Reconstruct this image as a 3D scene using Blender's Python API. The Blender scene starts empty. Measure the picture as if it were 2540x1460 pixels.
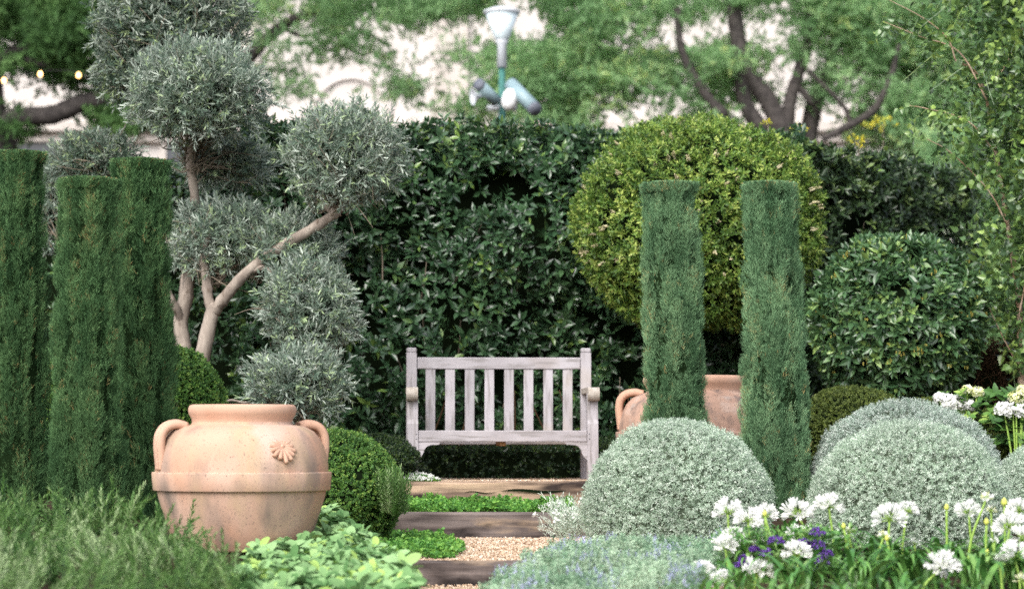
import bpy, math, numpy as np
from mathutils import Vector, Matrix
PI = math.pi
# ---------------------------------------------------------------- camera, world, sun, exposure
F, CX, CY, HZ = 6000.0, 1270.0, 730.0, 1085.0      # focal length and centre in photo pixels, horizon row
EYE = 0.68
PITCH = math.atan((HZ - CY) / F)
S = bpy.context.scene
cam = bpy.data.cameras.new('camera'); camo = bpy.data.objects.new('camera', cam)
S.collection.objects.link(camo); S.camera = camo
camo.location = (0, 0, EYE); camo.rotation_euler = (PI/2 + PITCH, 0, 0)
cam.sensor_width = 36; cam.lens = 36 * F / 2540; cam.clip_start = 0.1; cam.clip_end = 2000
cam.dof.use_dof = True; cam.dof.focus_distance = 13.0; cam.dof.aperture_fstop = 2.8
W = bpy.data.worlds.new('World'); S.world = W; W.use_nodes = True
wn, wl = W.node_tree.nodes, W.node_tree.links
sky = wn.new('ShaderNodeTexSky'); sky.sky_type = 'NISHITA'; sky.sun_disc = False
sky.sun_elevation = math.radians(44); sky.sun_rotation = math.radians(205); sky.dust_density = 3
bw = wn.new('ShaderNodeRGBToBW'); mixw = wn.new('ShaderNodeMixRGB'); mixw.inputs[0].default_value = 0.62
wl.new(sky.outputs[0], bw.inputs[0]); wl.new(sky.outputs[0], mixw.inputs[1]); wl.new(bw.outputs[0], mixw.inputs[2])
wl.new(mixw.outputs[0], wn['Background'].inputs[0]); wn['Background'].inputs[1].default_value = 0.15
sun = bpy.data.lights.new('sun', 'SUN'); sun.energy = 0.9; sun.angle = math.radians(45); sun.color = (1, .96, .9)
suno = bpy.data.objects.new('sun', sun); S.collection.objects.link(suno)
suno.rotation_euler = Vector((0.28, 0.66, -0.70)).to_track_quat('-Z', 'Y').to_euler()
S.view_settings.view_transform = 'Standard'; S.view_settings.look = 'None'
S.view_settings.exposure = 1.42; S.view_settings.gamma = 1
S.cycles.use_denoising = False; S.cycles.sample_clamp_indirect = 4; S.cycles.max_bounces = 8; S.cycles.diffuse_bounces = 5; S.cycles.glossy_bounces = 2
S.cycles.transmission_bounces = 3; S.cycles.transparent_max_bounces = 4; S.cycles.caustics_reflective = False
S.cycles.use_adaptive_sampling = False

# ---------------------------------------------------------------- helpers
SP, CP = math.sin(PITCH), math.cos(PITCH)
def P(px, py, Y):
    """world point seen at photo pixel (px, py) at distance Y along the ground"""
    x, y = (px - CX) / F, (CY - py) / F
    d = np.array([x, CP - y * SP, SP + y * CP])
    return d * (Y / d[1]) + np.array([0, 0, EYE])
def M(px, Y): return px * Y / F                     # photo pixels to metres at distance Y
def nrm(a): return a / np.maximum(np.linalg.norm(a, axis=-1, keepdims=True), 1e-9)
def noise(p, freq, seed, k=7):
    r = np.random.default_rng(seed); v = np.zeros(len(p))
    for i in range(k):
        w = r.normal(size=p.shape[1]); w = w / np.linalg.norm(w) * freq * r.uniform(.6, 1.7)
        v += np.sin(p @ w * 2 * PI + r.uniform(0, 6.28))
    return v / math.sqrt(k) * 1.1
def tag(o, label=None, cat=None, group=None, kind=None):
    for k_, v_ in (('label', label), ('category', cat), ('group', group), ('kind', kind)):
        if v_: o[k_] = v_
    return o
def link(o, parent=None):
    S.collection.objects.link(o)
    if parent:
        o.parent = parent; o.matrix_parent_inverse = Matrix.Identity(4)
    return o
def empty(name, loc, label, cat, group=None, rz=0, kind=None):
    o = bpy.data.objects.new(name, None); o.location = tuple(loc); o.rotation_euler = (0, 0, rz); o.empty_display_size = .1
    link(o); return tag(o, label, cat, group, kind)
class MB:
    """collects faces with numpy and links them as one mesh object"""
    def __init__(s): s.v, s.l, s.n, s.m, s.r, s.sm, s.c = [], [], [], [], [], [], 0
    def add(s, V, faces, mat=0, rnd=0.5, smooth=False):
        V = np.asarray(V, float).reshape(-1, 3)
        L = np.concatenate([np.asarray(f) for f in faces]); k = np.array([len(f) for f in faces])
        s.raw(V, L, k, mat, rnd, smooth)
    def raw(s, V, L, k, mat, rnd, smooth):
        s.v.append(V); s.l.append(L + s.c); s.n.append(k); s.c += len(V)
        s.m.append(np.full(len(k), mat)); s.r.append(np.broadcast_to(np.asarray(rnd, float), (len(k),)))
        s.sm.append(np.full(len(k), smooth))
    def scatter(s, tpl, pos, X, Y, Z, scale, rng, mat=0, rnd=None, jit=.22, smooth=False, clampz=None):
        tv, tf, lid = tpl; n, k = len(pos), len(tv)
        if n == 0: return
        scale = np.broadcast_to(np.asarray(scale, float), (n,))[:, None, None]
        V = pos[:, None] + scale * (tv[None, :, 0:1] * X[:, None] + tv[None, :, 1:2] * Y[:, None] + tv[None, :, 2:3] * Z[:, None])
        V = V.reshape(-1, 3)
        if clampz is not None: V[:, 2] = np.minimum(V[:, 2], clampz + rng.uniform(-.006, .008, len(V)))
        fl = np.concatenate([np.asarray(f) for f in tf]); fn = np.array([len(f) for f in tf])
        L = (fl[None] + (np.arange(n) * k)[:, None]).ravel()
        if rnd is None: rnd = rng.uniform(0, 1, n)
        nl = lid.max() + 1
        per = np.clip(np.asarray(rnd)[:, None] + rng.normal(0, jit, (n, nl)), 0, 1)
        s.raw(V, L, np.tile(fn, n), mat, per[:, lid].ravel(), smooth)
    def data(s, name, mats):
        V = np.concatenate(s.v); L = np.concatenate(s.l).astype(np.int32); k = np.concatenate(s.n).astype(np.int32)
        me = bpy.data.meshes.new(name); me.vertices.add(len(V)); me.loops.add(len(L)); me.polygons.add(len(k))
        me.vertices.foreach_set('co', V.astype(np.float32).ravel()); me.loops.foreach_set('vertex_index', L)
        me.polygons.foreach_set('loop_start', (np.cumsum(k) - k).astype(np.int32))
        me.polygons.foreach_set('material_index', np.concatenate(s.m).astype(np.int32))
        me.polygons.foreach_set('use_smooth', np.concatenate(s.sm).astype(bool))
        for m in (mats if isinstance(mats, (list, tuple)) else [mats]): me.materials.append(m)
        me.update(calc_edges=True)
        a = me.attributes.new('rnd', 'FLOAT', 'FACE'); a.data.foreach_set('value', np.concatenate(s.r).astype(np.float32))
        return me
    def build(s, name, mats, parent=None, origin=None):
        if origin is None and parent is not None: origin = np.array(parent.matrix_basis.translation)
        if origin is None: origin = np.zeros(3)
        o = np.asarray(origin, float)
        for i in range(len(s.v)): s.v[i] = s.v[i] - o
        ob = bpy.data.objects.new(name, s.data(name, mats)); link(ob, parent)
        if parent is None: ob.location = tuple(o)
        return ob
    # plain shapes
    def box(s, c, size, mat=0, bev=0.004, R=None, rnd=.5):
        bx = np.array(size) / 2; b = min(bev, bx.min() * .45); V = []
        # chamfered box: 24 vertices
        idx = {}; F_ = []
        for sx in (-1, 1):
            for sy in (-1, 1):
                for sz in (-1, 1):
                    for ax in range(3):
                        p = bx.copy() - b; p[ax] = bx[ax]
                        idx[sx, sy, sz, ax] = len(V); V.append(p * (sx, sy, sz))
        V = np.array(V)
        def face(keys):
            q = [idx[k] for k in keys]; c0 = V[q].mean(0); nn = np.cross(V[q[1]] - V[q[0]], V[q[2]] - V[q[0]])
            F_.append(q if nn @ c0 > 0 else q[::-1])
        for ax in range(3):
            o = [a for a in range(3) if a != ax]
            for sg in (-1, 1):
                ks = []
                for a, b_ in ((-1, -1), (1, -1), (1, 1), (-1, 1)):
                    t = [0, 0, 0]; t[ax] = sg; t[o[0]] = a; t[o[1]] = b_; ks.append((*t, ax))
                face(ks)
            for a in (-1, 1):
                for b_ in (-1, 1):
                    t0 = [0, 0, 0]; t0[o[0]] = a; t0[o[1]] = b_; t1 = list(t0); t0[ax] = -1; t1[ax] = 1
                    face([(*t0, o[0]), (*t1, o[0]), (*t1, o[1]), (*t0, o[1])])
        for sx in (-1, 1):
            for sy in (-1, 1):
                for sz in (-1, 1): face([(sx, sy, sz, a) for a in range(3)])
        if R is not None: V = V @ np.array(R).T
        s.add(V + np.array(c), F_, mat, rnd)
    def tube(s, pts, rad, sides=7, mat=0, smooth=True, sub=4, wob=0, seed=0, rnd=.5):
        pts = np.asarray(pts, float); rad = np.broadcast_to(np.asarray(rad, float), (len(pts),))
        if len(pts) > 2 and sub > 1:                # Catmull-Rom
            q = np.vstack([2 * pts[0] - pts[1], pts, 2 * pts[-1] - pts[-2]]); o, ro = [], []
            for i in range(len(pts) - 1):
                for t in np.arange(sub) / sub:
                    a, b, c, d = q[i:i + 4]
                    o.append(.5 * (2 * b + (c - a) * t + (2 * a - 5 * b + 4 * c - d) * t * t + (3 * b - a - 3 * c + d) * t ** 3))
                    ro.append(rad[i] * (1 - t) + rad[i + 1] * t)
            o.append(pts[-1]); ro.append(rad[-1]); pts, rad = np.array(o), np.array(ro)
        if wob: 
            r = np.random.default_rng(seed); rad = rad * (1 + r.normal(0, wob, len(rad)))
        T = nrm(np.gradient(pts, axis=0)); ref = np.array([.31, .87, .38])
        U = nrm(np.cross(T, ref)); Wv = np.cross(T, U); n = len(pts)
        a = np.arange(sides) / sides * 2 * PI
        V = pts[:, None] + rad[:, None, None] * (np.cos(a)[None, :, None] * U[:, None] + np.sin(a)[None, :, None] * Wv[:, None])
        fs = [(i * sides + j, i * sides + (j + 1) % sides, (i + 1) * sides + (j + 1) % sides, (i + 1) * sides + j) for i in range(n - 1) for j in range(sides)]
        fs += [tuple(range(sides))[::-1], tuple((n - 1) * sides + j for j in range(sides))]
        s.add(V.reshape(-1, 3), fs, mat, rnd, smooth)
    def lathe(s, prof, c=(0, 0, 0), seg=64, mat=0, smooth=True, axis=None):
        prof = np.array(prof, float); n = len(prof); a = np.arange(seg) / seg * 2 * PI
        V = np.stack([prof[:, 0:1] * np.cos(a), prof[:, 0:1] * np.sin(a), np.repeat(prof[:, 1:2], seg, 1)], -1)
        if axis is not None: V = V @ np.array(Vector((0, 0, 1)).rotation_difference(Vector(axis)).to_matrix()).T
        fs = [(i * seg + j, i * seg + (j + 1) % seg, (i + 1) * seg + (j + 1) % seg, (i + 1) * seg + j) for i in range(n - 1) for j in range(seg)]
        s.add(V.reshape(-1, 3) + np.array(c), fs, mat, .5, smooth)
    def prism(s, poly, y0, y1, mat=0):              # polygon in x-z, extruded along y
        n = len(poly); V = [(x, y0, z) for x, z in poly] + [(x, y1, z) for x, z in poly]
        fs = [tuple(range(n)), tuple(range(n, 2 * n))[::-1]] + [(i, n + i, n + (i + 1) % n, (i + 1) % n) for i in range(n)]
        s.add(V, fs, mat)
    def blob(s, c, radii, f, seg=28, zmin=-1.0, mat=0):   # closed inner mass; f(dir) is a radius factor
        th = np.linspace(0, PI, seg // 2 + 1); ph = np.arange(seg) / seg * 2 * PI
        D = np.stack([np.sin(th)[:, None] * np.cos(ph), np.sin(th)[:, None] * np.sin(ph), np.repeat(np.cos(th)[:, None], seg, 1)], -1).reshape(-1, 3)
        V = D * np.array(radii) * f(D)[:, None]; V[:, 2] = np.maximum(V[:, 2], zmin * radii[2])
        n = len(th)
        fs = [(i * seg + j, (i + 1) * seg + j, (i + 1) * seg + (j + 1) % seg, i * seg + (j + 1) % seg) for i in range(n - 1) for j in range(seg)]
        s.add(V + np.array(c), fs, mat, .5, True)

# ---------------------------------------------------------------- templates: verts, faces, leaf id per face
def leaf(stations=((0, 0), (.4, 1), (1, 0)), w=.2, fold=.25, droop=.1, flip=0):
    V, rows = [], []
    for t, ww in stations:
        z = -droop * t * t + flip * t
        if ww == 0: rows.append([len(V)]); V.append((0, t, z))
        else:
            a = w * ww; rows.append([len(V), len(V) + 1, len(V) + 2]); V += [(-a, t, z + fold * a), (0, t, z), (a, t, z + fold * a)]
    fs = []
    for a, b in zip(rows, rows[1:]):
        if len(a) == 1 and len(b) == 3: fs += [(a[0], b[1], b[0]), (a[0], b[2], b[1])]
        elif len(a) == 3 and len(b) == 1: fs += [(a[0], a[1], b[0]), (a[1], a[2], b[0])]
        else: fs += [(a[0], a[1], b[1], b[0]), (a[1], a[2], b[2], b[1])]
    return np.array(V, float), fs, np.zeros(len(fs), int)
def diamond(w=.2, t=.45, z=.0):
    return np.array([(0, 0, 0), (w, t, z), (0, 1, 0), (-w, t, z)], float), [(0, 1, 2, 3)], np.zeros(1, int)
LENS = leaf(((0, 0), (.28, .85), (.6, .9), (1, 0)), .2)
OVATE = leaf(((0, 0), (.2, .9), (.5, .95), (.78, .55), (1, 0)), .27, .2, .2)
def put(items):
    """join (template, origin, xdir, ydir, zdir, scale) into one template"""
    V, fs, ids, c = [], [], [], 0
    for i, ((tv, tf, _), o, X, Y, Z, sc) in enumerate(items):
        V.append(np.array(o) + sc * (tv[:, 0:1] * X + tv[:, 1:2] * Y + tv[:, 2:3] * Z))
        fs += [tuple(k + c for k in f) for f in tf]; ids += [i] * len(tf); c += len(tv)
    return np.concatenate(V), fs, np.array(ids)
def shoot(lf, n, rng, length=.5, lscale=1.0, spread=(80, 25), gold=2.4, stem=0.0, shrink=.5):
    """a leafy shoot along +Z: leaves spiral round the axis"""
    it = []
    for i in range(n):
        t = i / max(n - 1, 1); th = math.radians(spread[0] * (1 - t) + spread[1] * t + rng.normal(0, 9)); ph = i * gold + rng.normal(0, .25)
        e = np.array([math.cos(ph), math.sin(ph), 0]); z = np.array([0, 0, 1.])
        d = math.cos(th) * z + math.sin(th) * e; nn = math.sin(th) * z - math.cos(th) * e
        roll = rng.normal(0, .3); x = np.cross(d, nn); x2 = x * math.cos(roll) + nn * math.sin(roll); n2 = np.cross(x2, d)
        it.append((lf, z * length * t, x2, d, n2, lscale * (1 - shrink * t * t) * rng.uniform(.8, 1.15)))
    if stem:
        q = (np.array([(-stem, 0, 0), (stem, 0, 0), (stem, 1, 0), (-stem, 1, 0)], float), [(0, 1, 2, 3)], np.zeros(1, int))
        it.append((q, np.zeros(3), np.array([1., 0, 0]), np.array([0, 0, 1.]), np.array([0, 1., 0]), length))
    return put(it)
def frames(axis, rng, roll=True):
    Z = nrm(axis); h = rng.normal(size=Z.shape); X = nrm(np.cross(h, Z)); return X, np.cross(Z, X), Z
def scatter_set(mb, tpls, pos, axis, scale, rng, mat=0, rnd=None, jit=.2, clampz=None, smooth=False):
    X, Y, Z = frames(axis, rng); pick = rng.integers(0, len(tpls), len(pos)); scale = np.broadcast_to(scale, (len(pos),))
    rnd = rng.uniform(0, 1, len(pos)) if rnd is None else np.broadcast_to(rnd, (len(pos),))
    for i, t in enumerate(tpls):
        k = pick == i; mb.scatter(t, pos[k], X[k], Y[k], Z[k], scale[k], rng, mat, rnd[k], jit, smooth, clampz)
def sphere_dirs(n, rng, zmin=-1.0):
    z = rng.uniform(zmin, 1, n); a = rng.uniform(0, 2 * PI, n); r = np.sqrt(1 - z * z)
    return np.stack([r * np.cos(a), r * np.sin(a), z], -1)

# ---------------------------------------------------------------- materials
def mat(name, col, rough=.6, spec=.3):
    m = bpy.data.materials.new(name); m.use_nodes = True; b = m.node_tree.nodes['Principled BSDF']
    b.inputs['Base Color'].default_value = (*col, 1); b.inputs['Roughness'].default_value = rough
    b.inputs['Specular IOR Level'].default_value = spec; return m
def leafmat(name, cols, rough=.45, spec=.4, trans=.2, back=None, sheen=0):
    m = mat(name, cols[0], rough, spec); N, L = m.node_tree.nodes, m.node_tree.links; b = N['Principled BSDF']
    at = N.new('ShaderNodeAttribute'); at.attribute_name = 'rnd'; rp = N.new('ShaderNodeValToRGB'); L.new(at.outputs['Fac'], rp.inputs[0])
    e = rp.color_ramp.elements
    for i, c in enumerate(cols):
        p = i / (len(cols) - 1) if len(c) == 3 else c[3]
        el = e[i] if i < 2 else e.new(p)
        el.position = p; el.color = (*c[:3], 1)
    ns = N.new('ShaderNodeTexNoise'); ns.inputs['Scale'].default_value = 3.0; tc = N.new('ShaderNodeTexCoord'); L.new(tc.outputs['Object'], ns.inputs['Vector'])
    hs = N.new('ShaderNodeHueSaturation'); mr = N.new('ShaderNodeMapRange'); mr.inputs['To Min'].default_value = .7; mr.inputs['To Max'].default_value = 1.3
    L.new(ns.outputs['Fac'], mr.inputs[0]); L.new(mr.outputs[0], hs.inputs['Value']); L.new(rp.outputs[0], hs.inputs['Color'])
    out = hs.outputs[0]
    if back:
        g = N.new('ShaderNodeNewGeometry'); mx = N.new('ShaderNodeMixRGB'); mx.inputs[2].default_value = (*back, 1)
        L.new(g.outputs['Backfacing'], mx.inputs[0]); L.new(out, mx.inputs[1]); out = mx.outputs[0]
    L.new(out, b.inputs['Base Color'])
    if trans:
        t = N.new('ShaderNodeBsdfTranslucent'); L.new(out, t.inputs[0]); ms = N.new('ShaderNodeMixShader'); ms.inputs[0].default_value = trans
        o = N['Material Output']; L.new(b.outputs[0], ms.inputs[1]); L.new(t.outputs[0], ms.inputs[2]); L.new(ms.outputs[0], o.inputs[0])
    return m
def noisemat(name, c0, c1, scale=8, rough=.8, spec=.2, bump=.3, stretch=(1, 1, 1), detail=6, lo=.35, hi=.65, extra=None, vary=0):
    m = mat(name, c0, rough, spec); N, L = m.node_tree.nodes, m.node_tree.links; b = N['Principled BSDF']
    tc = N.new('ShaderNodeTexCoord'); mp = N.new('ShaderNodeMapping'); mp.inputs['Scale'].default_value = stretch
    L.new(tc.outputs['Object'], mp.inputs[0]); ns = N.new('ShaderNodeTexNoise'); ns.inputs['Scale'].default_value = scale; ns.inputs['Detail'].default_value = detail
    L.new(mp.outputs[0], ns.inputs['Vector']); rp = N.new('ShaderNodeValToRGB'); rp.color_ramp.elements[0].position = lo; rp.color_ramp.elements[1].position = hi
    rp.color_ramp.elements[0].color = (*c0, 1); rp.color_ramp.elements[1].color = (*c1, 1); L.new(ns.outputs['Fac'], rp.inputs[0])
    out = rp.outputs[0]
    for (col, sc, st, lo2, hi2) in (extra or ()):
        m2 = N.new('ShaderNodeMapping'); m2.inputs['Scale'].default_value = st; m2.inputs['Location'].default_value = (sc, 3.1, 1.7); L.new(tc.outputs['Object'], m2.inputs[0])
        n2 = N.new('ShaderNodeTexNoise'); n2.inputs['Scale'].default_value = sc; n2.inputs['Detail'].default_value = 5; L.new(m2.outputs[0], n2.inputs['Vector'])
        r2 = N.new('ShaderNodeMapRange'); r2.inputs['From Min'].default_value = lo2; r2.inputs['From Max'].default_value = hi2; L.new(n2.outputs['Fac'], r2.inputs[0])
        mx = N.new('ShaderNodeMixRGB'); mx.inputs[2].default_value = (*col, 1); L.new(r2.outputs[0], mx.inputs[0]); L.new(out, mx.inputs[1]); out = mx.outputs[0]
    if vary:
        oi = N.new('ShaderNodeObjectInfo'); mr = N.new('ShaderNodeMapRange'); mr.inputs['To Min'].default_value = 1 - vary; mr.inputs['To Max'].default_value = 1 + vary * .6; L.new(oi.outputs['Random'], mr.inputs[0])
        hs = N.new('ShaderNodeHueSaturation'); L.new(mr.outputs[0], hs.inputs['Value']); L.new(out, hs.inputs['Color']); out = hs.outputs[0]
    L.new(out, b.inputs['Base Color'])
    if bump:
        bp = N.new('ShaderNodeBump'); bp.inputs['Strength'].default_value = bump; bp.inputs['Distance'].default_value = .01
        L.new(ns.outputs['Fac'], bp.inputs['Height']); L.new(bp.outputs[0], b.inputs['Normal'])
    return m
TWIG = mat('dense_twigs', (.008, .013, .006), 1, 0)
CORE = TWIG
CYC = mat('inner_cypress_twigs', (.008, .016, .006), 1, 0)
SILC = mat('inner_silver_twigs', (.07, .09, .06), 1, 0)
HEDGE = leafmat('laurel_leaf', [(.022, .055, .026), (.042, .095, .042), (.065, .135, .055, .85), (.16, .26, .06, 1)], .28, .75, .15)
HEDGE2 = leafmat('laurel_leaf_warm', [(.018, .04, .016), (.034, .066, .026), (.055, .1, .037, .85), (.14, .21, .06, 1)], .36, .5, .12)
BALL = leafmat('glossy_leaf', [(.03, .072, .03), (.06, .13, .052), (.095, .185, .068, .8), (.22, .33, .09, 1)], .32, .65, .12)
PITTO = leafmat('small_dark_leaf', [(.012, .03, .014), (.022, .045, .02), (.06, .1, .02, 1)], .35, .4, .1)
LIME = leafmat('yellow_green_leaf', [(.05, .11, .024), (.105, .2, .038), (.225, .335, .06, .8), (.4, .48, .12, 1)], .42, .4, .25)
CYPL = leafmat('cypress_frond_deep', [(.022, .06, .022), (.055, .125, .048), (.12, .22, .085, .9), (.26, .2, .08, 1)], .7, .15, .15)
CYPM = leafmat('cypress_frond_lit', [(.027, .07, .026), (.065, .142, .055), (.14, .25, .1, .9), (.28, .22, .09, 1)], .7, .15, .15)  # lighter warmer green for the front column, its brighter lighting put into the colour
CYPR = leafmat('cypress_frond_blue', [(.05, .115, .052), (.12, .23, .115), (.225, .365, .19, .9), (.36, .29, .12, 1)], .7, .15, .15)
BOX = leafmat('box_leaf', [(.035, .095, .022), (.065, .16, .035), (.13, .26, .05, .85), (.26, .38, .08, 1)], .45, .35, .2)
MOUND = leafmat('olive_green_leaf', [(.045, .07, .015), (.09, .13, .026), (.16, .2, .045, 1)], .5, .3, .2)
SILVER = leafmat('silver_leaf', [(.27, .37, .26), (.43, .53, .42), (.56, .65, .545), (.7, .75, .66, 1)], .75, .2, .25)
SILVER2 = leafmat('grey_sage_leaf', [(.2, .28, .21), (.36, .44, .38), (.5, .56, .51), (.6, .65, .59, 1)], .75, .2, .2)
OLIVE = leafmat('olive_leaf', [(.06, .1, .068), (.12, .175, .125), (.2, .265, .2, .85), (.32, .42, .22, 1)], .38, .6, .15, back=(.42, .48, .41))
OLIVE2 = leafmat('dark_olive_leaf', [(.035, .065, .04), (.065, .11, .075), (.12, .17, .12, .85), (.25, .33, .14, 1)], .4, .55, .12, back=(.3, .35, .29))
ROSEM = leafmat('rosemary_needle', [(.03, .085, .016), (.08, .17, .04), (.15, .26, .08), (.3, .39, .2, 1)], .55, .3, .2)
LAMB = leafmat('felted_leaf', [(.1, .21, .075), (.19, .33, .135), (.28, .44, .2, .85), (.32, .47, .13, 1)], .85, .1, .15)
CLOVER = leafmat('clover_leaf', [(.07, .2, .04), (.12, .31, .055), (.22, .43, .08, 1)], .5, .3, .25)
CATM = leafmat('catmint_leaf', [(.16, .28, .17), (.29, .42, .28), (.42, .53, .38, 1)], .75, .15, .25)
LAVEN = leafmat('lavender_petal', [(.3, .31, .55), (.42, .43, .66), (.55, .56, .75, 1)], .7, .1, .2)
AGLEAF = leafmat('strap_leaf', [(.045, .14, .03), (.08, .22, .045), (.15, .31, .07, .85), (.24, .4, .12, 1)], .36, .45, .15)
AGSTEM = mat('flower_stalk', (.24, .38, .07), .5, .3)
WHITE = leafmat('white_petal', [(.78, .79, .74), (.86, .86, .83), (.88, .88, .86, 1)], .55, .2, .2)
CREAM = leafmat('cream_bud', [(.6, .64, .25), (.72, .74, .42), (.8, .8, .66, 1)], .5, .3, .2)
BUDY = leafmat('yellow_bud', [(.5, .54, .06), (.62, .66, .14), (.7, .72, .3, 1)], .5, .3, .2)
FLUFF = leafmat('cream_flower', [(.42, .38, .2), (.6, .54, .34), (.7, .65, .46, 1)], .7, .2, .2)
GOLD = leafmat('small_yellow_bud', [(.3, .27, .05), (.42, .36, .08), (.5, .46, .16, 1)], .6, .2, .2)
PURPLE = leafmat('purple_petal', [(.1, .04, .26), (.2, .08, .45), (.32, .18, .6, 1)], .7, .1, .15)
BIRCH = leafmat('birch_leaf', [(.05, .1, .04), (.09, .17, .06), (.17, .28, .07, .85), (.28, .4, .1, 1)], .3, .7, .25)
TREE = leafmat('park_tree_leaf', [(.12, .23, .1), (.24, .41, .19), (.37, .55, .27, .85), (.52, .62, .24, 1)], .6, .2, .5)
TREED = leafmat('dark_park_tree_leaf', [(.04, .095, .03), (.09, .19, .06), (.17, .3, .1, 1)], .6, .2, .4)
YELLOWL = leafmat('yellow_leaf', [(.5, .45, .03), (.66, .56, .05), (.6, .66, .12, 1)], .5, .3, .3)
BARK = noisemat('olive_bark', (.19, .155, .13), (.34, .29, .245), 18, .9, .1, 1.0, (1, 1, .35), extra=[((.12, .09, .07), 22, (1, 1, .5), .58, .72)])
DBARK = noisemat('dark_bark', (.04, .035, .034), (.08, .07, .066), 6, .9, .1, .4)
TWB = mat('brown_twig', (.2, .165, .125), .8, .15)
TWD = mat('dead_twig', (.075, .045, .026), .9, .1)
BBARK = noisemat('birch_bark', (.3, .19, .12), (.45, .34, .26), 12, .7, .2, .3)
TEAK = noisemat('weathered_teak', (.34, .315, .33), (.45, .425, .445), 5, .8, .2, .25, (1, 1, 1), 8, .3, .7, extra=[((.3, .26, .24), 3, (1, 1, 1), .6, .8), ((.26, .24, .24), 40, (.15, 1, 1.3), .5, .64), ((.42, .36, .3), 2.3, (1, 1, 1), .55, .8)], vary=.14)
TEAKV = noisemat('weathered_teak_upright', (.34, .315, .33), (.45, .425, .445), 5, .8, .2, .25, (1, 1, 1), 8, .3, .7, extra=[((.3, .26, .24), 3, (1, 1, .6), .6, .8), ((.26, .24, .24), 40, (1.3, 1, .12), .5, .64), ((.42, .36, .3), 2.3, (1, 1, 1), .55, .8)], vary=.14)
TEAKE = noisemat('weathered_end_grain', (.3, .26, .22), (.42, .38, .34), 30, .9, .1, .6)
RAWW = mat('brown_wood', (.34, .2, .1), .8, .2)
SLEEP = noisemat('railway_sleeper', (.045, .036, .034), (.2, .165, .152), 5, .9, .1, .6, (.5, 2, 5), 8, .32, .7, extra=[((.34, .25, .17), 4, (.6, 1, 3), .56, .72), ((.02, .016, .016), 3, (.7, 1, 2), .56, .68)])
SLEEPT = noisemat('sleeper_tan', (.16, .11, .085), (.46, .33, .23), 4, .9, .1, .7, (.5, 2, 7), 8, .36, .6, extra=[((.04, .03, .027), 3, (.5, 1, 2.6), .43, .56)])
GRAVEL = noisemat('tan_gravel', (.34, .22, .15), (.5, .36, .26), 60, .95, .1, .6, detail=3)
STONE = leafmat('gravel_stone', [(.26, .17, .11), (.44, .315, .21), (.54, .41, .3), (.64, .54, .44, 1)], .9, .15, 0)
SOIL = noisemat('dark_soil', (.025, .018, .012), (.06, .042, .028), 20, .95, .05, .8)
LAWN = noisemat('ground_cover', (.02, .035, .012), (.05, .07, .03), 10, .95, .05, .3)
TERRA = noisemat('terracotta', (.43, .245, .165), (.5, .32, .235), 4, .85, .15, .15, (1, 1, 1), 8, .3, .7,
    extra=[((.53, .39, .32), 3, (1, 1, .6), .5, .75), ((.43, .31, .19), 5, (2, 2, .5), .5, .8), ((.22, .17, .14), 4.1, (1.6, 1.6, .6), .5, .72), ((.19, .14, .115), 150, (1, 1, .6), .6, .7)])
TERRAC = noisemat('terracotta_clean', (.45, .26, .18), (.52, .34, .25), 5, .85, .15, .15, (1, 1, 1), 8, .3, .7, extra=[((.2, .14, .11), 90, (1, 1, 1), .66, .76)])
TERRAW = noisemat('terracotta_worn', (.3, .19, .14), (.45, .29, .22), 5, .9, .1, .2, (1, 1, 1), 8, .3, .7, extra=[((.14, .11, .1), 14, (1, 1, .7), .5, .75), ((.5, .42, .37), 8, (1, 1, 2), .52, .8), ((.1, .08, .07), 120, (1, 1, 1), .6, .7)])
FACADE = noisemat('pale_render', (.5, .46, .435), (.56, .52, .495), .6, .9, .1, 0)
FACADE2 = noisemat('pale_stone_trim', (.46, .41, .375), (.52, .475, .44), 1.2, .9, .1, 0)
GLASSD = mat('dark_window', (.03, .035, .05), .15, .5)
TEAL = mat('green_paint', (.05, .16, .14), .4, .4)
LGREY = mat('pale_grey_paint', (.55, .58, .62), .4, .4)
LTEAL = mat('pale_teal_paint', (.22, .31, .34), .4, .4)
OPAL = mat('opal_glass', (.62, .72, .76), .25, .5)
DGREY = mat('dark_grey_paint', (.12, .13, .16), .5, .3)
WPAINT = mat('white_paint', (.8, .8, .8), .4, .4)
WIRE = mat('black_cable', (.02, .02, .02), .6, .3)
BRICK = noisemat('grey_timber', (.3, .24, .22), (.42, .35, .31), 12, .9, .1, .3)
BULB = bpy.data.materials.new('lit_bulb'); BULB.use_nodes = True
_b = BULB.node_tree.nodes['Principled BSDF']; _b.inputs['Base Color'].default_value = (.9, .6, .3, 1)
_b.inputs['Emission Color'].default_value = (1, .55, .2, 1); _b.inputs['Emission Strength'].default_value = 2.6

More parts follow.
